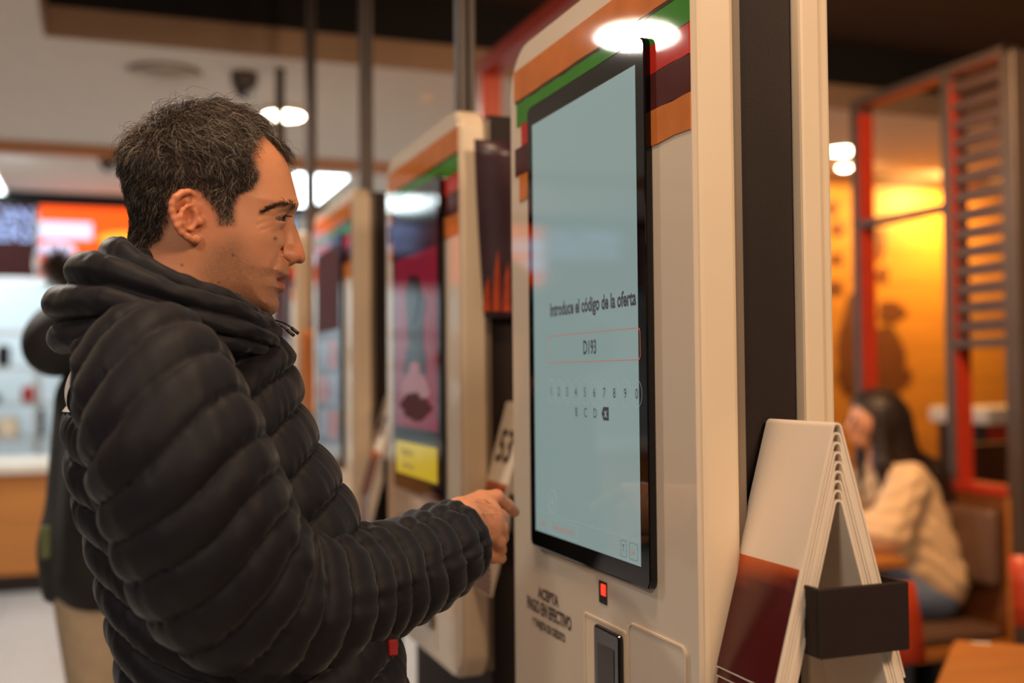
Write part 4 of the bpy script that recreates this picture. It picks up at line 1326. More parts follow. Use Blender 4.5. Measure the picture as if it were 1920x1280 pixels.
# coherent tufts
cl = noise2(roots[:, 0]*95+roots[:, 1]*60, roots[:, 2]*95-roots[:, 1]*50, 21)-0.5
cl2 = noise2(roots[:, 0]*120-roots[:, 1]*45, roots[:, 2]*120+roots[:, 1]*70, 27)-0.5
comb += np.stack([cl*1.3, cl2*1.0, (cl+cl2)*0.8], 1)+RNG.normal(0, 0.16, (NS, 3))
comb -= nrm*(comb*nrm).sum(1)[:, None]
comb /= np.linalg.norm(comb, axis=1)[:, None]+1e-9
edge = np.clip(-poly_sd(roots[:, 0], roots[:, 2], hairp)/0.012, 0.25, 1)
front = np.clip((roots[:, 0]-0.035)/0.04, 0, 1)*topw
edge = np.maximum(edge, 0.62*front)
ln = (0.0125+0.016*topw+0.012*front)*edge*(0.75+0.5*RNG.random(NS))
low = np.clip((roots[:, 2]+0.055)/-0.06, 0, 1); ln *= 1-0.55*low
gray = (0.20+0.30*np.clip((0.035-roots[:, 2])/0.08, 0, 1)*(roots[:, 0] > -0.05))
isg = prob < gray
fly = RNG.random(NS) < 0.04*topw
ln = np.where(fly, ln*1.1, ln)
nrm = np.where(fly[:, None], nrm*1.8, nrm)
hc = np.where(isg[:, None], np.array(srgb(150, 136, 122))[None], np.array(srgb(46, 33, 25))[None])*(0.5+1.0*RNG.random(NS))[:, None]
hair = strands('hair', hw(roots)-0.0, (comb@np.stack([FW, LF, UPV])), (nrm@np.stack([FW, LF, UPV])), ln, 0.00026, hc, man, 5, 0.22, 0.46)
tag(hair, 'short dark hair flecked with grey', kind='stuff')
# brows
bp_ = np.array(zl([(775, 622), (815, 596), (870, 572), (915, 570), (945, 582)]))
NBR = 520
rts, dr, nn = [], [], []
tt = RNG.random(NBR)
bx_ = np.interp(tt, np.linspace(0, 1, 5), bp_[:, 0]); bz_ = np.interp(tt, np.linspace(0, 1, 5), bp_[:, 1])
bz_ = bz_-0.0008+RNG.normal(0, 0.0021, NBR)*(0.35+0.9*tt)
keep_v = []
for s in (-1, 1):
    side_v = np.where((np.sign(hy) == s) & (hx > 0.03) & (np.abs(hy) < 0.07))[0]
    Pv = Vh[side_v]
    for a_, b_ in zip(bx_[:NBR//2] if s < 0 else bx_[NBR//2:], bz_[:NBR//2] if s < 0 else bz_[NBR//2:]):
        d = (Pv[:, 0]-a_)**2+(Pv[:, 2]-b_)**2
        keep_v.append(side_v[int(np.argmin(d))])
keep_v = np.array(keep_v)
nb_ = field_normals(Vh[keep_v])
db = np.stack([-0.9*np.ones(len(keep_v)), 0.25*np.sign(hy[keep_v]), 0.15-0.2*np.ones(len(keep_v))], 1)+RNG.normal(0, 0.2, (len(keep_v), 3))
db -= nb_*(db*nb_).sum(1)[:, None]; db /= np.linalg.norm(db, axis=1)[:, None]
B3 = np.stack([FW, LF, UPV])
o = strands('eyebrows', hw(Vh[keep_v]), db@B3, nb_@B3, np.full(len(keep_v), 0.0075), 0.00019, np.repeat(np.array(srgb(48, 34, 27))[None], len(keep_v), 0)*(0.7+0.6*RNG.random(len(keep_v)))[:, None], man, 3, 0.05, 0.35)
tag(o, 'dark eyebrows', kind='stuff')
ls, ld = [], []
for s in (-1, 1):
    for i in range(60):
        a = -1.2+2.0*i/59
        b = 0.30
        p = np.array([math.cos(a)*math.cos(b), math.sin(a)*math.cos(b), math.sin(b)])
        ls.append(np.array([EYC[0], s*EYC[1], EYC[2]])+np.array([p[0], p[1]*s, p[2]])*0.0138)
        q = np.array([p[0], p[1]*s, -0.15]); ld.append(q/np.linalg.norm(q))
ls = np.array(ls); ld = np.array(ld); lu = np.repeat(np.array([[0, 0, 1.0]]), len(ls), 0)
o = strands('eyelashes', hw(ls), ld@B3, lu@B3, np.full(len(ls), 0.0075), 0.00022, np.repeat(np.array(srgb(18, 13, 11))[None], len(ls), 0), man, 3, 0.02, 0.3)
tag(o, 'dark lashes', kind='stuff')
# fine hairs on the back of the hand
hp = Vr[(Vr[:, 1] < np.interp(Vr[:, 0], [wr[0], mcp[1][0]], [wr[1], mcp[1][1]])-0.004)]
dmid = np.linalg.norm(hp-(wr*0.45+mcp[1]*0.3+mcp[2]*0.25), axis=1)
hp = hp[dmid < 0.030]
if len(hp):
    hp = hp[RNG.choice(len(hp), 160)]
    dd = (mcp[3]-wr); dd = dd/np.linalg.norm(dd)+np.array([0, 0, -0.4])
    dd = dd[None]+RNG.normal(0, 0.3, (len(hp), 3)); 
    nv = np.repeat(np.array([[0.1, -0.95, 0.3]]), len(hp), 0); nv /= np.linalg.norm(nv, axis=1)[:, None]
    dd -= nv*(dd*nv).sum(1)[:, None]; dd /= np.linalg.norm(dd, axis=1)[:, None]
    o = strands('hand_hair', hp, dd, nv, np.full(len(hp), 0.009), 0.00007, np.repeat(np.array(srgb(46, 28, 18))[None], len(hp), 0), man, 4, 0.1, 0.25)
    tag(o, 'fine dark hairs on the back of the hand', kind='stuff')

# ------------------------------------------------------------------ the puffer jacket
def puff(ph, sharp=0.55):
    return np.abs(np.sin(math.pi*ph))**sharp

def grid_obj(name, V, m, parent, closed=True, capt=False):
    N, n = V.shape[:2]
    idx = np.arange(N*n).reshape(N, n)
    if closed:
        a = idx[:-1]; b = np.roll(idx, -1, 1)[:-1]; c = np.roll(idx, -1, 1)[1:]; d = idx[1:]
    else:
        a = idx[:-1, :-1]; b = idx[:-1, 1:]; c = idx[1:, 1:]; d = idx[1:, :-1]
    Q = np.stack([a, b, c, d], -1).reshape(-1, 4)
    return obj(name, V.reshape(-1, 3), Q, m, parent, True)

# torso: rows (z, back f, front f, half width)
TR = np.array([
    (0.80, -0.105, 0.210, 0.205), (0.90, -0.108, 0.222, 0.215), (1.00, -0.106, 0.228, 0.215), (1.072, -0.100, 0.224, 0.212), (1.121, -0.108, 0.216, 0.212), (1.183, -0.122, 0.202, 0.212),
    (1.245, -0.137, 0.180, 0.210), (1.307, -0.154, 0.152, 0.205), (1.350, -0.160, 0.126, 0.196), (1.385, -0.160, 0.108, 0.186), (1.42, -0.152, 0.098, 0.170), (1.45, -0.145, 0.094, 0.145), (1.475, -0.125, 0.088, 0.105), (1.495, -0.105, 0.078, 0.080)])
nz, nphi = 330, 220
zz = np.linspace(TR[0, 0], TR[-1, 0], nz)
fb = np.interp(zz, TR[:, 0], TR[:, 1]); ff_ = np.interp(zz, TR[:, 0], TR[:, 2]); hwid = np.interp(zz, TR[:, 0], TR[:, 3])
ker = np.ones(15)/15
sm = lambda a: np.convolve(np.pad(a, 7, mode='edge'), ker, 'valid')
fb, ff_, hwid = sm(fb), sm(ff_), sm(hwid)
phi = np.linspace(0, 2*math.pi, nphi, endpoint=False)      # 0 = front, pi/2 = left, 3pi/2 = towards the camera
cph, sph = np.cos(phi), np.sin(phi)
pw = 2/2.35
cx = np.sign(cph)*np.abs(cph)**pw; cy = np.sign(sph)*np.abs(sph)**pw
fc = (fb+ff_)/2; fr = (ff_-fb)/2
sd_ = np.abs(np.abs(((phi+math.pi) % (2*math.pi))-math.pi)-math.pi/2)   # 0 at the sides, pi/2 at front and back
ZZ, PP = np.meshgrid(zz, phi, indexing='ij')
SD = np.broadcast_to(sd_[None], ZZ.shape)
phase = (ZZ-0.045*SD+0.006*np.sin(3*PP)+0.010*(noise2(PP*2.2, ZZ*6, 4)-0.5))/0.046
pf = puff(phase, 0.42)
gath = (noise2(PP*34, ZZ*10, 8)-0.5)*(1.15-pf)*1.2+(noise2(PP*11, ZZ*22, 12)-0.5)*0.55
taper = np.clip((1.485-ZZ)/0.03, 0, 1)
dsp = (0.0130*pf+0.0052*gath+0.008*(noise2(PP*1.6+3, ZZ*7, 2)-0.5))*taper
# zip placket: a groove down the front
zipd = np.abs(((PP+math.pi) % (2*math.pi))-math.pi)
dsp += -0.010*np.exp(-(zipd/0.035)**2)
Vt = np.zeros((nz, nphi, 3))
fx = fc[:, None]+(fr[:, None]-0.012+dsp)*cx[None]
fy = ((hwid[:, None]-0.012)*np.where(cy < 0, 0.70, 1.0)[None]+dsp)*cy[None]
Vt = np.array([O[0], O[1], 0])+fx[..., None]*FW+fy[..., None]*LF+ZZ[..., None]*UPV
jk = grid_obj('jacket_body', Vt, M['nylon'], man)
jk['label'] = 'black quilted jacket body'
# zip teeth strip
zi = np.arange(10, nz-12, 1)
path = Vt[zi, 0]+0.004*FW
o = tube('zip', path[::6], 0.0035, M['cord'], jk, 8)

def sleeve(name, ctrl, rads, lam, parent, ref, seedv, chev=0.02):
    n = 260
    P = spline(ctrl, n)
    R = np.interp(np.linspace(0, 1, n), np.linspace(0, 1, len(rads)), rads)
    sl = np.concatenate([[0], np.cumsum(np.linalg.norm(np.diff(P, axis=0), axis=1))])
    Ltot = sl[-1]
    # even spacing
    u = np.linspace(0, Ltot, n)
    P = np.stack([np.interp(u, sl, P[:, i]) for i in range(3)], 1)
    for _ in range(10):
        P[1:-1] = 0.5*P[1:-1]+0.25*(P[2:]+P[:-2])
    def disp(s, a, D3):
        fade = np.clip((0.46-s)/0.16, 0, 1)
        ph = (s+0.33*fade*0.085*(D3@FW)+0.008*(noise2(a*1.3, s*9, seedv)-0.5)*2)/lam
        p = puff(ph, 0.42)
        w = (noise2(a*5.5, s*14, seedv+3)-0.5)
        gath = (noise2(a*17, s*26, seedv+1)-0.5)*(1-p)+0.9*(noise2(a*24, s*12, seedv+2)-0.5)*(1.2-p)
        e = np.clip((Ltot-s)/0.02, 0, 1)
        return (0.0110*p-0.007)*e+0.0035*gath*e+0.0045*w+0.006*(noise2(a*1.5, s*8, seedv+7)-0.5)
    v, f = sweep(P, R, 120, ref, disp, cap=False)
    nv = len(v)
    # cuff rolled inwards
    rim = v[-120:]; c_ = rim.mean(0)
    t_ = P[-1]-P[-4]; t_ /= np.linalg.norm(t_)
    r1 = c_+(rim-c_)*0.93+t_*0.004; r2 = c_+(rim-c_)*0.84-t_*0.006; r3 = c_+(rim-c_)*0.80-t_*0.06
    v = np.vstack([v, r1, r2, r3])
    for k in range(3):
        a0 = nv-120+k*120
        for j in range(120):
            f.append((a0+j, a0+(j+1) % 120, a0+120+(j+1) % 120, a0+120+j))
    return obj(name, v, np.array(f), M['nylon'], parent, True)
S_ctrl = [W(262, 662, 1.165), W(288, 712, 1.115), W(322, 810, 1.085), W(362, 925, 1.085), W(412, 1045, 1.105), W(482, 1118, 1.145), W(590, 1122, 1.205), W(690, 1098, 1.28), W(770, 1066, 1.342), W(864, 1012, 1.418)]
sl_ = sleeve('jacket_sleeve', S_ctrl, [.062, .078, .087, .088, .087, .083, .073, .067, .062, .054], 0.037, man, (0, 1, 0), 31)
sl_['label'] = 'near sleeve reaching towards the screen'
S2 = [ML(-0.06, 0.13, 1.43), ML(-0.06, 0.19, 1.385), ML(-0.05, 0.235, 1.28), ML(-0.03, 0.255, 1.12), ML(0.015, 0.255, 1.0), ML(0.06, 0.25, 0.885)]
sleeve('jacket_sleeve', S2, [.06, .078, .085, .082, .075, .06], 0.05, man, (1, 0, 0), 47)

# hood lying on the shoulders, running round into the collar
def hz(px, py): return ((px-400)*SX, 1.43+(702-py)*SZ-0.0)
nth, nps = 240, 120
th_ = np.linspace(0, 2*math.pi, nth, endpoint=False)     # 0 = front under the chin, pi = nape
k = (1-np.cos(th_))/2                                    # 0 front .. 1 back
def kk(vals): return np.interp(k, np.linspace(0, 1, len(vals)), vals)
fcx = np.cos(th_)
# centreline: forward offset, lateral offset, height, radial and vertical half sizes, tilt
latr = 0.098*np.abs(np.sin(th_))**0.9*np.sign(np.sin(th_))
fwd = kk([0.052, 0.022, -0.034, -0.082, -0.110])
hgt = kk([1.471, 1.484, 1.496, 1.506, 1.512])
ra_ = kk([0.022, 0.030, 0.040, 0.054, 0.060])
rb_ = kk([0.027, 0.030, 0.037, 0.056, 0.072])
tilt = kk([0.0, 0.15, 0.35, 0.55, 0.60])
ps = np.linspace(0, 2*math.pi, nps, endpoint=False)
TH, PS = np.meshgrid(th_, ps, indexing='ij')
KB = np.broadcast_to(k[:, None], TH.shape)
ridge = puff((PS/(2*math.pi))*9+0.35*np.sin(TH*2)*0.6+0.55*(noise2(np.cos(TH)*2+3, np.sin(TH)*2+3, 6)-0.5)+0.12*KB, 0.45)
dh = 0.017*(0.45+KB)*(ridge-0.6)+0.007*(noise2(np.cos(TH)*3+9, PS*1.1, 14)-0.5)+0.003*(noise2(TH*9, PS*5, 16)-0.5)
A_ = ra_[:, None]+dh; B_ = rb_[:, None]+dh
ca_, sa_ = np.cos(PS), np.sin(PS)
rad_o = A_*ca_*np.cos(tilt)[:, None]-B_*sa_*np.sin(tilt)[:, None]
ver_o = A_*ca_*np.sin(tilt)[:, None]+B_*sa_*np.cos(tilt)[:, None]
# outward direction of the ring in plan
cdir = np.stack([np.gradient(latr), -np.gradient(fwd)], 1)
cdir[:, 0], cdir[:, 1] = -np.gradient(latr), np.gradient(fwd)
nrmx = -cdir
outx = np.cos(th_); outy = np.sin(th_)
px_ = fwd[:, None]+rad_o*outx[:, None]; py_ = latr[:, None]+rad_o*outy[:, None]; pz_ = hgt[:, None]+ver_o
VH = np.array([O[0], O[1], 0])+px_[..., None]*FW+py_[..., None]*LF+pz_[..., None]*UPV
VH = np.concatenate([VH, VH[:1]], 0)
hd = grid_obj('hood', VH, M['nylon'], man)
hd['label'] = 'folded quilted hood and collar'
# drawcord ends at the chin
for i, (dx, dz) in enumerate(((0, 0), (-8, 4))):
    a = W(518+dx, 600+dz, 1.26); b = W(538+dx, 608+dz, 1.245); c_ = W(558+dx, 624+dz, 1.24)
    tube('drawcord', spline([a, b, c_], 8), 0.0011, M['cord'], hd, 6)
    d = c_-b; d /= np.linalg.norm(d)
    tube('cord_tip', [c_-0.010*d, c_+0.001*d], 0.0021, M['cord'], hd, 8)

# small white embroidered mark on the back of the shoulder
def on_torso(px, py):
    d = W(px, py, 1.0)-np.array([0, 0, CH])
    best = None
    rel = Vt.reshape(-1, 3)-np.array([0, 0, CH])
    u_ = d/np.linalg.norm(d)
    tpar = rel@u_
    dist = np.linalg.norm(rel-tpar[:, None]*u_, axis=1)
    i = np.argmin(dist+0.02*tpar)
    return rel[i]+np.array([0, 0, CH]), i
mk, mi = on_torso(124, 724)
ir, ic = divmod(mi, nphi)
patch = []
R0, R1, C0, C1 = ir-13, ir+9, ic-6, ic+9
sub = Vt[R0:R1+1][:, [c % nphi for c in range(C0, C1+1)]]
ctr = Vt[:, :].mean(1)[R0:R1+1][:, None]
outn = sub-ctr; outn /= np.linalg.norm(outn, axis=-1)[..., None]
o = grid_obj('logo_patch', sub+outn*0.0022, M['white'], jk, closed=False)
# red tag at the hem of the far cuff pocket
rt = on_torso(735, 1212)[0]
o = box('red_tag', rt+np.array([-0.006, -0.006, -0.009]), rt+np.array([0.006, 0.002, 0.009]), M['red_tag'], jk, bev=0.002)

# trousers and shoes (below the frame)
gt = Grid(ML(0, 0, 0)+np.array([-0.26, -0.30, 0.03]), ML(0, 0, 0)+np.array([0.30, 0.30, 1.02]), 0.014)
T_ = ell(gt, ML(0.02, 0, 0.92), (0.15, 0.18, 0.10))
for s in (-1, 1):
    T_ = smin(T_, chain(gt, [ML(0.01, s*0.09, 0.90), ML(0.03, s*0.10, 0.50), ML(-0.01, s*0.11, 0.07)], [.10, .072, .062], 0.03), 0.03)
v, q = snet(T_.astype(np.float32), gt.lo, 0.014)
obj('trousers', v, q, M['navy'], man, True)
for s in (-1, 1):
    gs = Grid(ML(0.03, s*0.11, 0)+np.array([-0.18, -0.1, -0.01]), ML(0.05, s*0.11, 0)+np.array([0.24, 0.1, 0.13]), 0.008)
    S__ = smin(ell(gs, ML(0.06, s*0.11, 0.04), (0.15, 0.048, 0.045)), cap(gs, ML(-0.02, s*0.11, 0.06), ML(-0.02, s*0.11, 0.11), 0.045), 0.03)
    S__ = np.maximum(S__, -(gs.Z-0.001))
    v, q = snet(S__.astype(np.float32), gs.lo, 0.008)
    obj('shoe', v, q, M['shoe'], man, True)

# ------------------------------------------------------------------ people in the background
def fig(name, parent, prims, m, hstep, cols=None, pad=0.02, k=0.02, cut=None):
    """one continuous implicit surface from (kind, args, k) primitives in world coordinates"""
    pts = []
    for p in prims:
        if p[0] == 'c': pts += [np.asarray(p[1])-max(p[3], p[4]), np.asarray(p[1])+max(p[3], p[4]), np.asarray(p[2])-max(p[3], p[4]), np.asarray(p[2])+max(p[3], p[4])]
        else: pts += [np.asarray(p[1])-max(p[2]), np.asarray(p[1])+max(p[2])]
    lo = np.min(pts, 0)-pad; hi = np.max(pts, 0)+pad
    gg = Grid(lo, hi, hstep); Fd = None
    for p in prims:
        d = cap(gg, p[1], p[2], p[3], p[4]) if p[0] == 'c' else ell(gg, p[1], p[2], p[3] if len(p) > 3 else None)
        Fd = d if Fd is None else smin(Fd, d, k)
    if cut is not None: Fd = cut(gg, Fd)
    v, q = snet(np.broadcast_to(Fd, gg.shape).astype(np.float32), gg.lo, hstep)
    c = None if cols is None else np.repeat(np.array(srgb(*cols))[None], len(v), 0)
    return obj(name, v, q, m, parent, True, cols=c)

def frame_of(pos, yaw):
    f = np.array([math.cos(yaw), math.sin(yaw), 0]); l = np.array([-math.sin(yaw), math.cos(yaw), 0])
    return lambda a, b, z: np.array([pos[0], pos[1], 0])+a*f+b*l+np.array([0, 0, z])

def head_prims(Pp, c, s=1.0):
    """skull, face, jaw, nose and neck at head centre c=(f, l, z)"""
    f, l, z = c
    R_ = None
    return [('e', Pp(f, l, z+0.02*s), (0.088*s, 0.088*s, 0.095*s)), ('c', Pp(f+0.035*s, l, z-0.01*s), Pp(f+0.042*s, l, z-0.065*s), 0.058*s, 0.036*s),
            ('c', Pp(f+0.088*s, l, z+0.012*s), Pp(f+0.104*s, l, z-0.022*s), 0.009*s, 0.012*s), ('c', Pp(f+0.075*s, l, z-0.048*s), Pp(f+0.080*s, l, z-0.062*s), 0.016*s, 0.014*s),
            ('c', Pp(f-0.02*s, l, z-0.05*s), Pp(f-0.04*s, l, z-0.17*s), 0.052*s, 0.056*s)]

def hand_prims(a, b, s=1.0, curl=(0, 0, -1)):
    """mitten core plus five fingers, from wrist a along direction to b"""
    d = (b-a)/np.linalg.norm(b-a); c = np.asarray(curl, float); sd = np.cross(d, c); sd /= np.linalg.norm(sd)
    out = [('c', a, a+d*0.05*s, 0.026*s, 0.030*s)]
    for i, L in enumerate((0.065, 0.075, 0.07, 0.055)):
        r = a+d*0.07*s+sd*(0.024-0.016*i)*s
        out.append(('c', r, r+d*L*0.55*s+c*0.006, 0.010*s, 0.0092*s)); out.append(('c', r+d*L*0.55*s+c*0.006, r+d*L*s+c*0.022, 0.0092*s, 0.0075*s))
    out.append(('c', a+d*0.02*s+sd*0.03*s, a+d*0.075*s+sd*0.052*s+c*0.012, 0.013*s, 0.009*s))
    return out

# second person: black parka with fur-trimmed hood, khaki trousers, turned to the kiosks
p2 = W(260, 900, 2.75)
P2 = frame_of(p2, math.radians(-8))
per2 = thing('person', 'person in a black parka with fur trimmed hood standing behind the man', 'person', (p2[0], p2[1], 0))
fig('body', per2, head_prims(P2, (0.09, 0, 1.63))+[('c', P2(0.0, 0, 1.0), P2(0.02, 0, 1.38), 0.11, 0.10), ('c', P2(0, -0.15, 1.38), P2(0, 0.15, 1.38), 0.055, 0.055),
     ('c', P2(0, -0.19, 1.36), P2(0.02, -0.21, 1.08), 0.045, 0.038), ('c', P2(0.02, -0.21, 1.08), P2(0.24, -0.18, 1.06), 0.038, 0.028), ('c', P2(0, 0.19, 1.36), P2(0.02, 0.21, 1.08), 0.045, 0.038), ('c', P2(0.02, 0.21, 1.08), P2(0.24, 0.18, 1.06), 0.038, 0.028),
     ('c', P2(0, -0.09, 0.95), P2(0, -0.1, 0.1), 0.07, 0.04), ('c', P2(0, 0.09, 0.95), P2(0, 0.1, 0.1), 0.07, 0.04)]
    +hand_prims(P2(0.24, -0.18, 1.06), P2(0.40, -0.17, 1.05))+hand_prims(P2(0.24, 0.18, 1.06), P2(0.40, 0.17, 1.05)), M['skin'], 0.009, (190, 128, 98), k=0.012)
coat = [('c', P2(-0.06, 0, 1.02), P2(-0.05, 0, 1.36), 0.165, 0.15), ('c', P2(-0.06, -0.13, 0.97), P2(-0.05, -0.14, 1.36), 0.11, 0.09), ('c', P2(-0.06, 0.13, 0.97), P2(-0.05, 0.14, 1.36), 0.11, 0.09), ('c', P2(-0.055, 0, 0.92), P2(-0.06, 0, 1.0), 0.17, 0.17)]
for s in (-1, 1):
    coat += [('c', P2(-0.02, s*0.19, 1.38), P2(-0.01, s*0.23, 1.10), 0.075, 0.07), ('c', P2(-0.01, s*0.23, 1.10), P2(0.20, s*0.19, 1.07), 0.07, 0.052)]
fig('parka', per2, coat, M['coat_black'], 0.012, k=0.04, cut=lambda gg, Fd: np.maximum(Fd, 0.89-gg.Z))
fig('hood', per2, [('c', P2(-0.18, -0.08, 1.51), P2(-0.18, 0.08, 1.51), 0.072, 0.072), ('c', P2(-0.18, -0.08, 1.52), P2(-0.05, -0.12, 1.52), 0.07, 0.055), ('c', P2(-0.18, 0.08, 1.52), P2(-0.05, 0.12, 1.52), 0.07, 0.055), ('c', P2(-0.17, -0.06, 1.56), P2(-0.15, 0.06, 1.62), 0.055, 0.045)], M['coat_black'], 0.010, k=0.04)
fp = spline([P2(0.02, -0.12, 1.52), P2(-0.08, -0.12, 1.60), P2(-0.175, -0.06, 1.69), P2(-0.195, 0.0, 1.71), P2(-0.175, 0.06, 1.69), P2(-0.08, 0.12, 1.60), P2(0.02, 0.12, 1.52)], 400)
NF = 4200
fi = RNG.integers(0, 400, NF)
fd = RNG.normal(0, 1, (NF, 3)); fd /= np.linalg.norm(fd, axis=1)[:, None]
fd2 = RNG.normal(0, 1, (NF, 3)); fd2 -= fd*(fd*fd2).sum(1)[:, None]; fd2 /= np.linalg.norm(fd2, axis=1)[:, None]
fu = strands('fur_trim', fp[fi]+fd*0.004, fd, fd2, 0.03+0.03*RNG.random(NF), 0.0007, np.array(srgb(52, 42, 33))[None]*(0.5+RNG.random(NF))[:, None], per2, 3, 0.1, 0.3)
tag(fu, 'dark brown fur trim', kind='stuff')
tr = []
for s in (-1, 1):
    tr += [('c', P2(-0.07, s*0.08, 0.90), P2(-0.03, s*0.10, 0.5), 0.115, 0.09), ('c', P2(-0.03, s*0.10, 0.5), P2(-0.01, s*0.11, 0.09), 0.09, 0.075)]
fig('trousers', per2, tr, M['khaki'], 0.011, k=0.03)
fig('hair', per2, [('e', P2(0.075, 0, 1.66), (0.098, 0.095, 0.10)), ('e', P2(0.05, 0, 1.60), (0.08, 0.085, 0.08))], M['coat_black'], 0.009, k=0.02, cut=lambda gg, Fd: np.maximum(Fd, ((gg.X-p2[0])*math.cos(math.radians(-8))+(gg.Y-p2[1])*math.sin(math.radians(-8)))-0.125+0.25*(1.66-gg.Z)))
for s in (-1, 1):
    fig('shoe', per2, [('e', P2(0.06, s*0.11, 0.045), (0.14, 0.052, 0.05)), ('c', P2(-0.01, s*0.11, 0.06), P2(-0.01, s*0.11, 0.10), 0.045, 0.045)], M['shoe'], 0.01, cut=lambda gg, Fd: np.maximum(Fd, 0.002-gg.Z))
lab = P2(-0.14, -0.205, 1.06)
o = box('pocket_patch', lab+np.array([-0.052, 0.015, -0.045]), lab+np.array([-0.03, 0.03, 0.03]), M['green'], per2, bev=0.004)

# third person: only navy jeans show between
p3 = W(205, 900, 3.45)
P3 = frame_of(p3, math.radians(15))
per3 = thing('person', 'person in navy jeans mostly hidden behind the parka wearer', 'person', (p3[0], p3[1], 0))
fig('body', per3, head_prims(P3, (0.03, 0, 1.50), 0.95)+[('c', P3(0, 0, 0.95), P3(0, 0, 1.26), 0.10, 0.09), ('c', P3(0, -0.13, 1.27), P3(0, 0.13, 1.27), 0.05, 0.05),
     ('c', P3(0, -0.17, 1.26), P3(0.0, -0.17, 0.98), 0.04, 0.034), ('c', P3(0.0, -0.17, 0.98), P3(0.06, -0.14, 0.76), 0.034, 0.026), ('c', P3(0, 0.17, 1.26), P3(0.0, 0.17, 0.98), 0.04, 0.034), ('c', P3(0.0, 0.17, 0.98), P3(0.06, 0.14, 0.76), 0.034, 0.026)]
    +hand_prims(P3(0.06, -0.14, 0.76), P3(0.09, -0.14, 0.6), 0.95, (1, 0, 0))+hand_prims(P3(0.06, 0.14, 0.76), P3(0.09, 0.14, 0.6), 0.95, (1, 0, 0)), M['skin'], 0.011, (190, 128, 98), k=0.012)
fig('jumper', per3, [('c', P3(0, 0, 0.9), P3(0, 0, 1.26), 0.13, 0.115), ('c', P3(0, -0.12, 1.26), P3(0, 0.12, 1.26), 0.07, 0.07), ('c', P3(0, -0.16, 1.24), P3(0.0, -0.165, 0.98), 0.06, 0.052), ('c', P3(0.0, -0.165, 0.98), P3(0.05, -0.14, 0.80), 0.052, 0.04), ('c', P3(0, 0.16, 1.24), P3(0.0, 0.165, 0.98), 0.06, 0.052), ('c', P3(0.0, 0.165, 0.98), P3(0.05, 0.14, 0.80), 0.052, 0.04)], M['coat_black'], 0.013, k=0.03)
tr = []
for s in (-1, 1):
    tr += [('c', P3(0.0, s*0.07, 0.84), P3(0.02, s*0.08, 0.46), 0.09, 0.07), ('c', P3(0.02, s*0.08, 0.46), P3(-0.01, s*0.09, 0.08), 0.07, 0.06)]
fig('jeans', per3, tr, M['navy'], 0.012, k=0.03)
fig('hair', per3, [('e', P3(0.0, 0, 1.535), (0.095, 0.093, 0.09))], M['coat_black'], 0.01)
for s in (-1, 1):
    fig('shoe', per3, [('e', P3(0.05, s*0.09, 0.045), (0.13, 0.05, 0.05)), ('c', P3(-0.01, s*0.09, 0.06), P3(-0.01, s*0.09, 0.10), 0.042, 0.042)], M['shoe'], 0.011, cut=lambda gg, Fd: np.maximum(Fd, 0.002-gg.Z))

# woman on the booth bench, leaning on the table, looking towards the left
pw_ = np.array([3.02, 3.52, 0])
PW = frame_of(pw_, math.radians(164))
wom = thing('person', 'woman with long dark hair in a cream fleece seated on the bench', 'person', (pw_[0], pw_[1], 0.475))
HC = (0.19, 0.02, 1.225)
fig('body', wom, head_prims(PW, HC, 0.95)+[('c', PW(0.0, 0, 0.62), PW(0.10, 0, 1.0), 0.10, 0.09), ('c', PW(0.10, -0.13, 1.01), PW(0.10, 0.13, 1.01), 0.05, 0.05),
     ('c', PW(0.11, -0.16, 1.0), PW(0.20, -0.20, 0.80), 0.042, 0.036), ('c', PW(0.20, -0.20, 0.80), PW(0.42, -0.10, 0.815), 0.036, 0.026), ('c', PW(0.11, 0.16, 1.0), PW(0.22, 0.20, 0.80), 0.042, 0.036), ('c', PW(0.22, 0.20, 0.80), PW(0.40, 0.08, 0.815), 0.036, 0.026),
     ('c', PW(0.02, -0.09, 0.57), PW(0.42, -0.09, 0.56), 0.07, 0.055), ('c', PW(0.42, -0.09, 0.56), PW(0.36, -0.09, 0.1), 0.05, 0.035), ('c', PW(0.02, 0.09, 0.57), PW(0.42, 0.10, 0.56), 0.07, 0.055), ('c', PW(0.42, 0.10, 0.56), PW(0.40, 0.10, 0.1), 0.05, 0.035)]
    +hand_prims(PW(0.42, -0.10, 0.815), PW(0.52, -0.02, 0.80), 0.92)+hand_prims(PW(0.40, 0.08, 0.815), PW(0.50, 0.02, 0.80), 0.92), M['skin'], 0.008, (206, 150, 118), k=0.012)
sw = [('c', PW(-0.02, 0, 0.64), PW(0.09, 0, 0.98), 0.150, 0.125), ('c', PW(-0.03, -0.07, 0.62), PW(0.06, -0.08, 0.95), 0.125, 0.10), ('c', PW(-0.03, 0.07, 0.62), PW(0.06, 0.08, 0.95), 0.125, 0.10), ('c', PW(0.10, -0.12, 1.0), PW(0.10, 0.12, 1.0), 0.075, 0.075), ('c', PW(0.10, 0, 1.02), PW(0.13, 0, 1.075), 0.075, 0.07)]
for s, e in ((-1, 0.815), (1, 0.815)):
    sw += [('c', PW(0.11, s*0.16, 1.0), PW(0.22, s*0.205, 0.82), 0.080, 0.080), ('c', PW(0.22, s*0.205, 0.82), PW(0.38, s*0.12, e+0.02), 0.078, 0.058)]
def wrink(gg, Fd): return Fd+0.006*np.sin(gg.Z*70+gg.Y*38+4*np.sin(gg.X*19))*np.sin(gg.X*31+gg.Z*23)
fig('fleece', wom, sw, M['fleece'], 0.009, k=0.03, cut=wrink)
jn = []
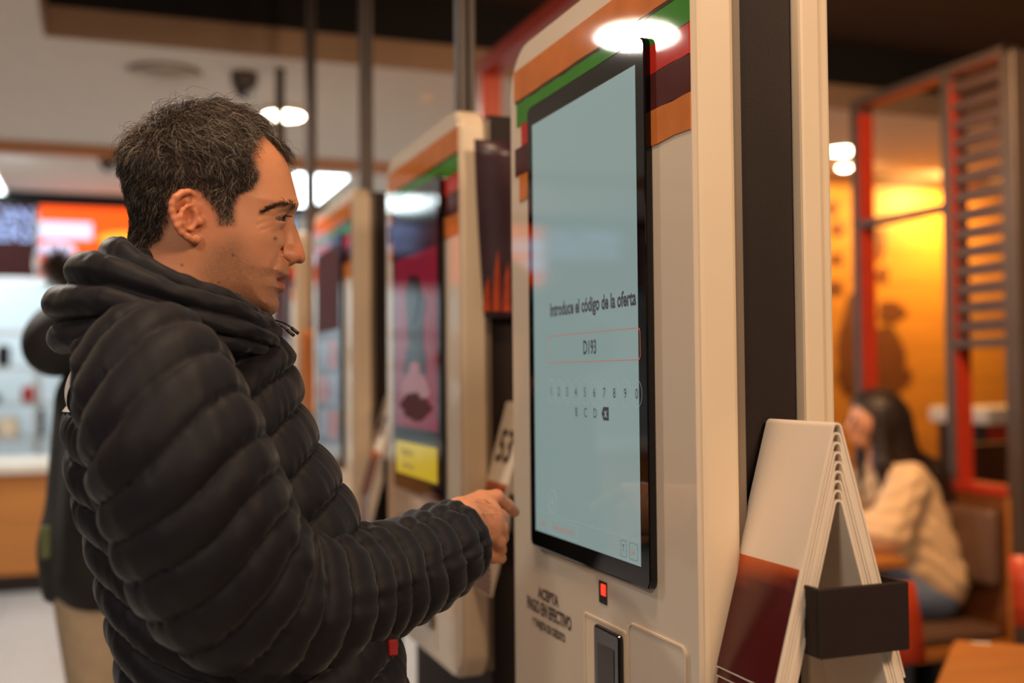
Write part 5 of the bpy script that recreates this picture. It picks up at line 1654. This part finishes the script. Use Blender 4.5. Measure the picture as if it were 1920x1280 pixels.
for s in (-1, 1):
    jn += [('c', PW(-0.02, s*0.085, 0.572), PW(0.42, s*0.095, 0.565), 0.10, 0.078), ('c', PW(0.42, s*0.095, 0.565), PW(0.36, s*0.095, 0.12), 0.075, 0.055)]
fig('jeans', wom, jn, M['denim'], 0.010, k=0.03)
for s in (-1, 1):
    fig('shoe', wom, [('e', PW(0.40, s*0.095, 0.045), (0.125, 0.046, 0.048)), ('c', PW(0.36, s*0.095, 0.06), PW(0.36, s*0.095, 0.11), 0.042, 0.042)], M['shoe'], 0.009, cut=lambda gg, Fd: np.maximum(Fd, 0.002-gg.Z))
M['hair_dark'] = mat('dark_brown_hair', (34, 22, 17), 0.45, var=0.25, scale=8, stretch=(1, 1, 0.15))
f0, l0, z0 = HC
hp_ = [('e', PW(f0-0.022, l0, z0+0.030), (0.120, 0.110, 0.110)), ('c', PW(f0-0.06, l0, z0), PW(f0-0.10, l0, z0-0.12), 0.10, 0.085), ('c', PW(f0-0.10, l0, z0-0.12), PW(f0-0.25, l0-0.01, z0-0.20), 0.060, 0.052), ('c', PW(f0-0.25, l0-0.01, z0-0.20), PW(f0-0.345, l0-0.015, z0-0.40), 0.055, 0.026)]
for s in (-1, 1):
    hp_ += [('c', PW(f0-0.0, l0+s*0.070, z0+0.05), PW(f0-0.0, l0+s*0.092, z0-0.15), 0.034, 0.036), ('c', PW(f0-0.0, l0+s*0.092, z0-0.15), PW(f0-0.01, l0+s*0.115, z0-0.30), 0.034, 0.012)]
def hcut(gg, Fd):
    a = math.radians(164)
    f = (gg.X-pw_[0])*math.cos(a)+(gg.Y-pw_[1])*math.sin(a)
    fc_ = np.maximum(f-(f0+0.030)-0.9*np.clip(gg.Z-(z0+0.035), 0, 0.1), -1)
    rp = 0.003*np.sin(f*260+gg.Z*30)*np.sin(gg.Y*230+gg.Z*22)
    return np.maximum(Fd+rp, fc_)
o = fig('hair', wom, hp_, M['hair_dark'], 0.006, k=0.02, cut=hcut)
for s in (-1, 1):
    e_ = PW(f0+0.082, l0+s*0.030, z0+0.012)
    lathe('eye', [(0.001, -0.011), (0.008, -0.008), (0.011, 0), (0.008, 0.008), (0.001, 0.011)], e_, M['reader'], wom, 12)
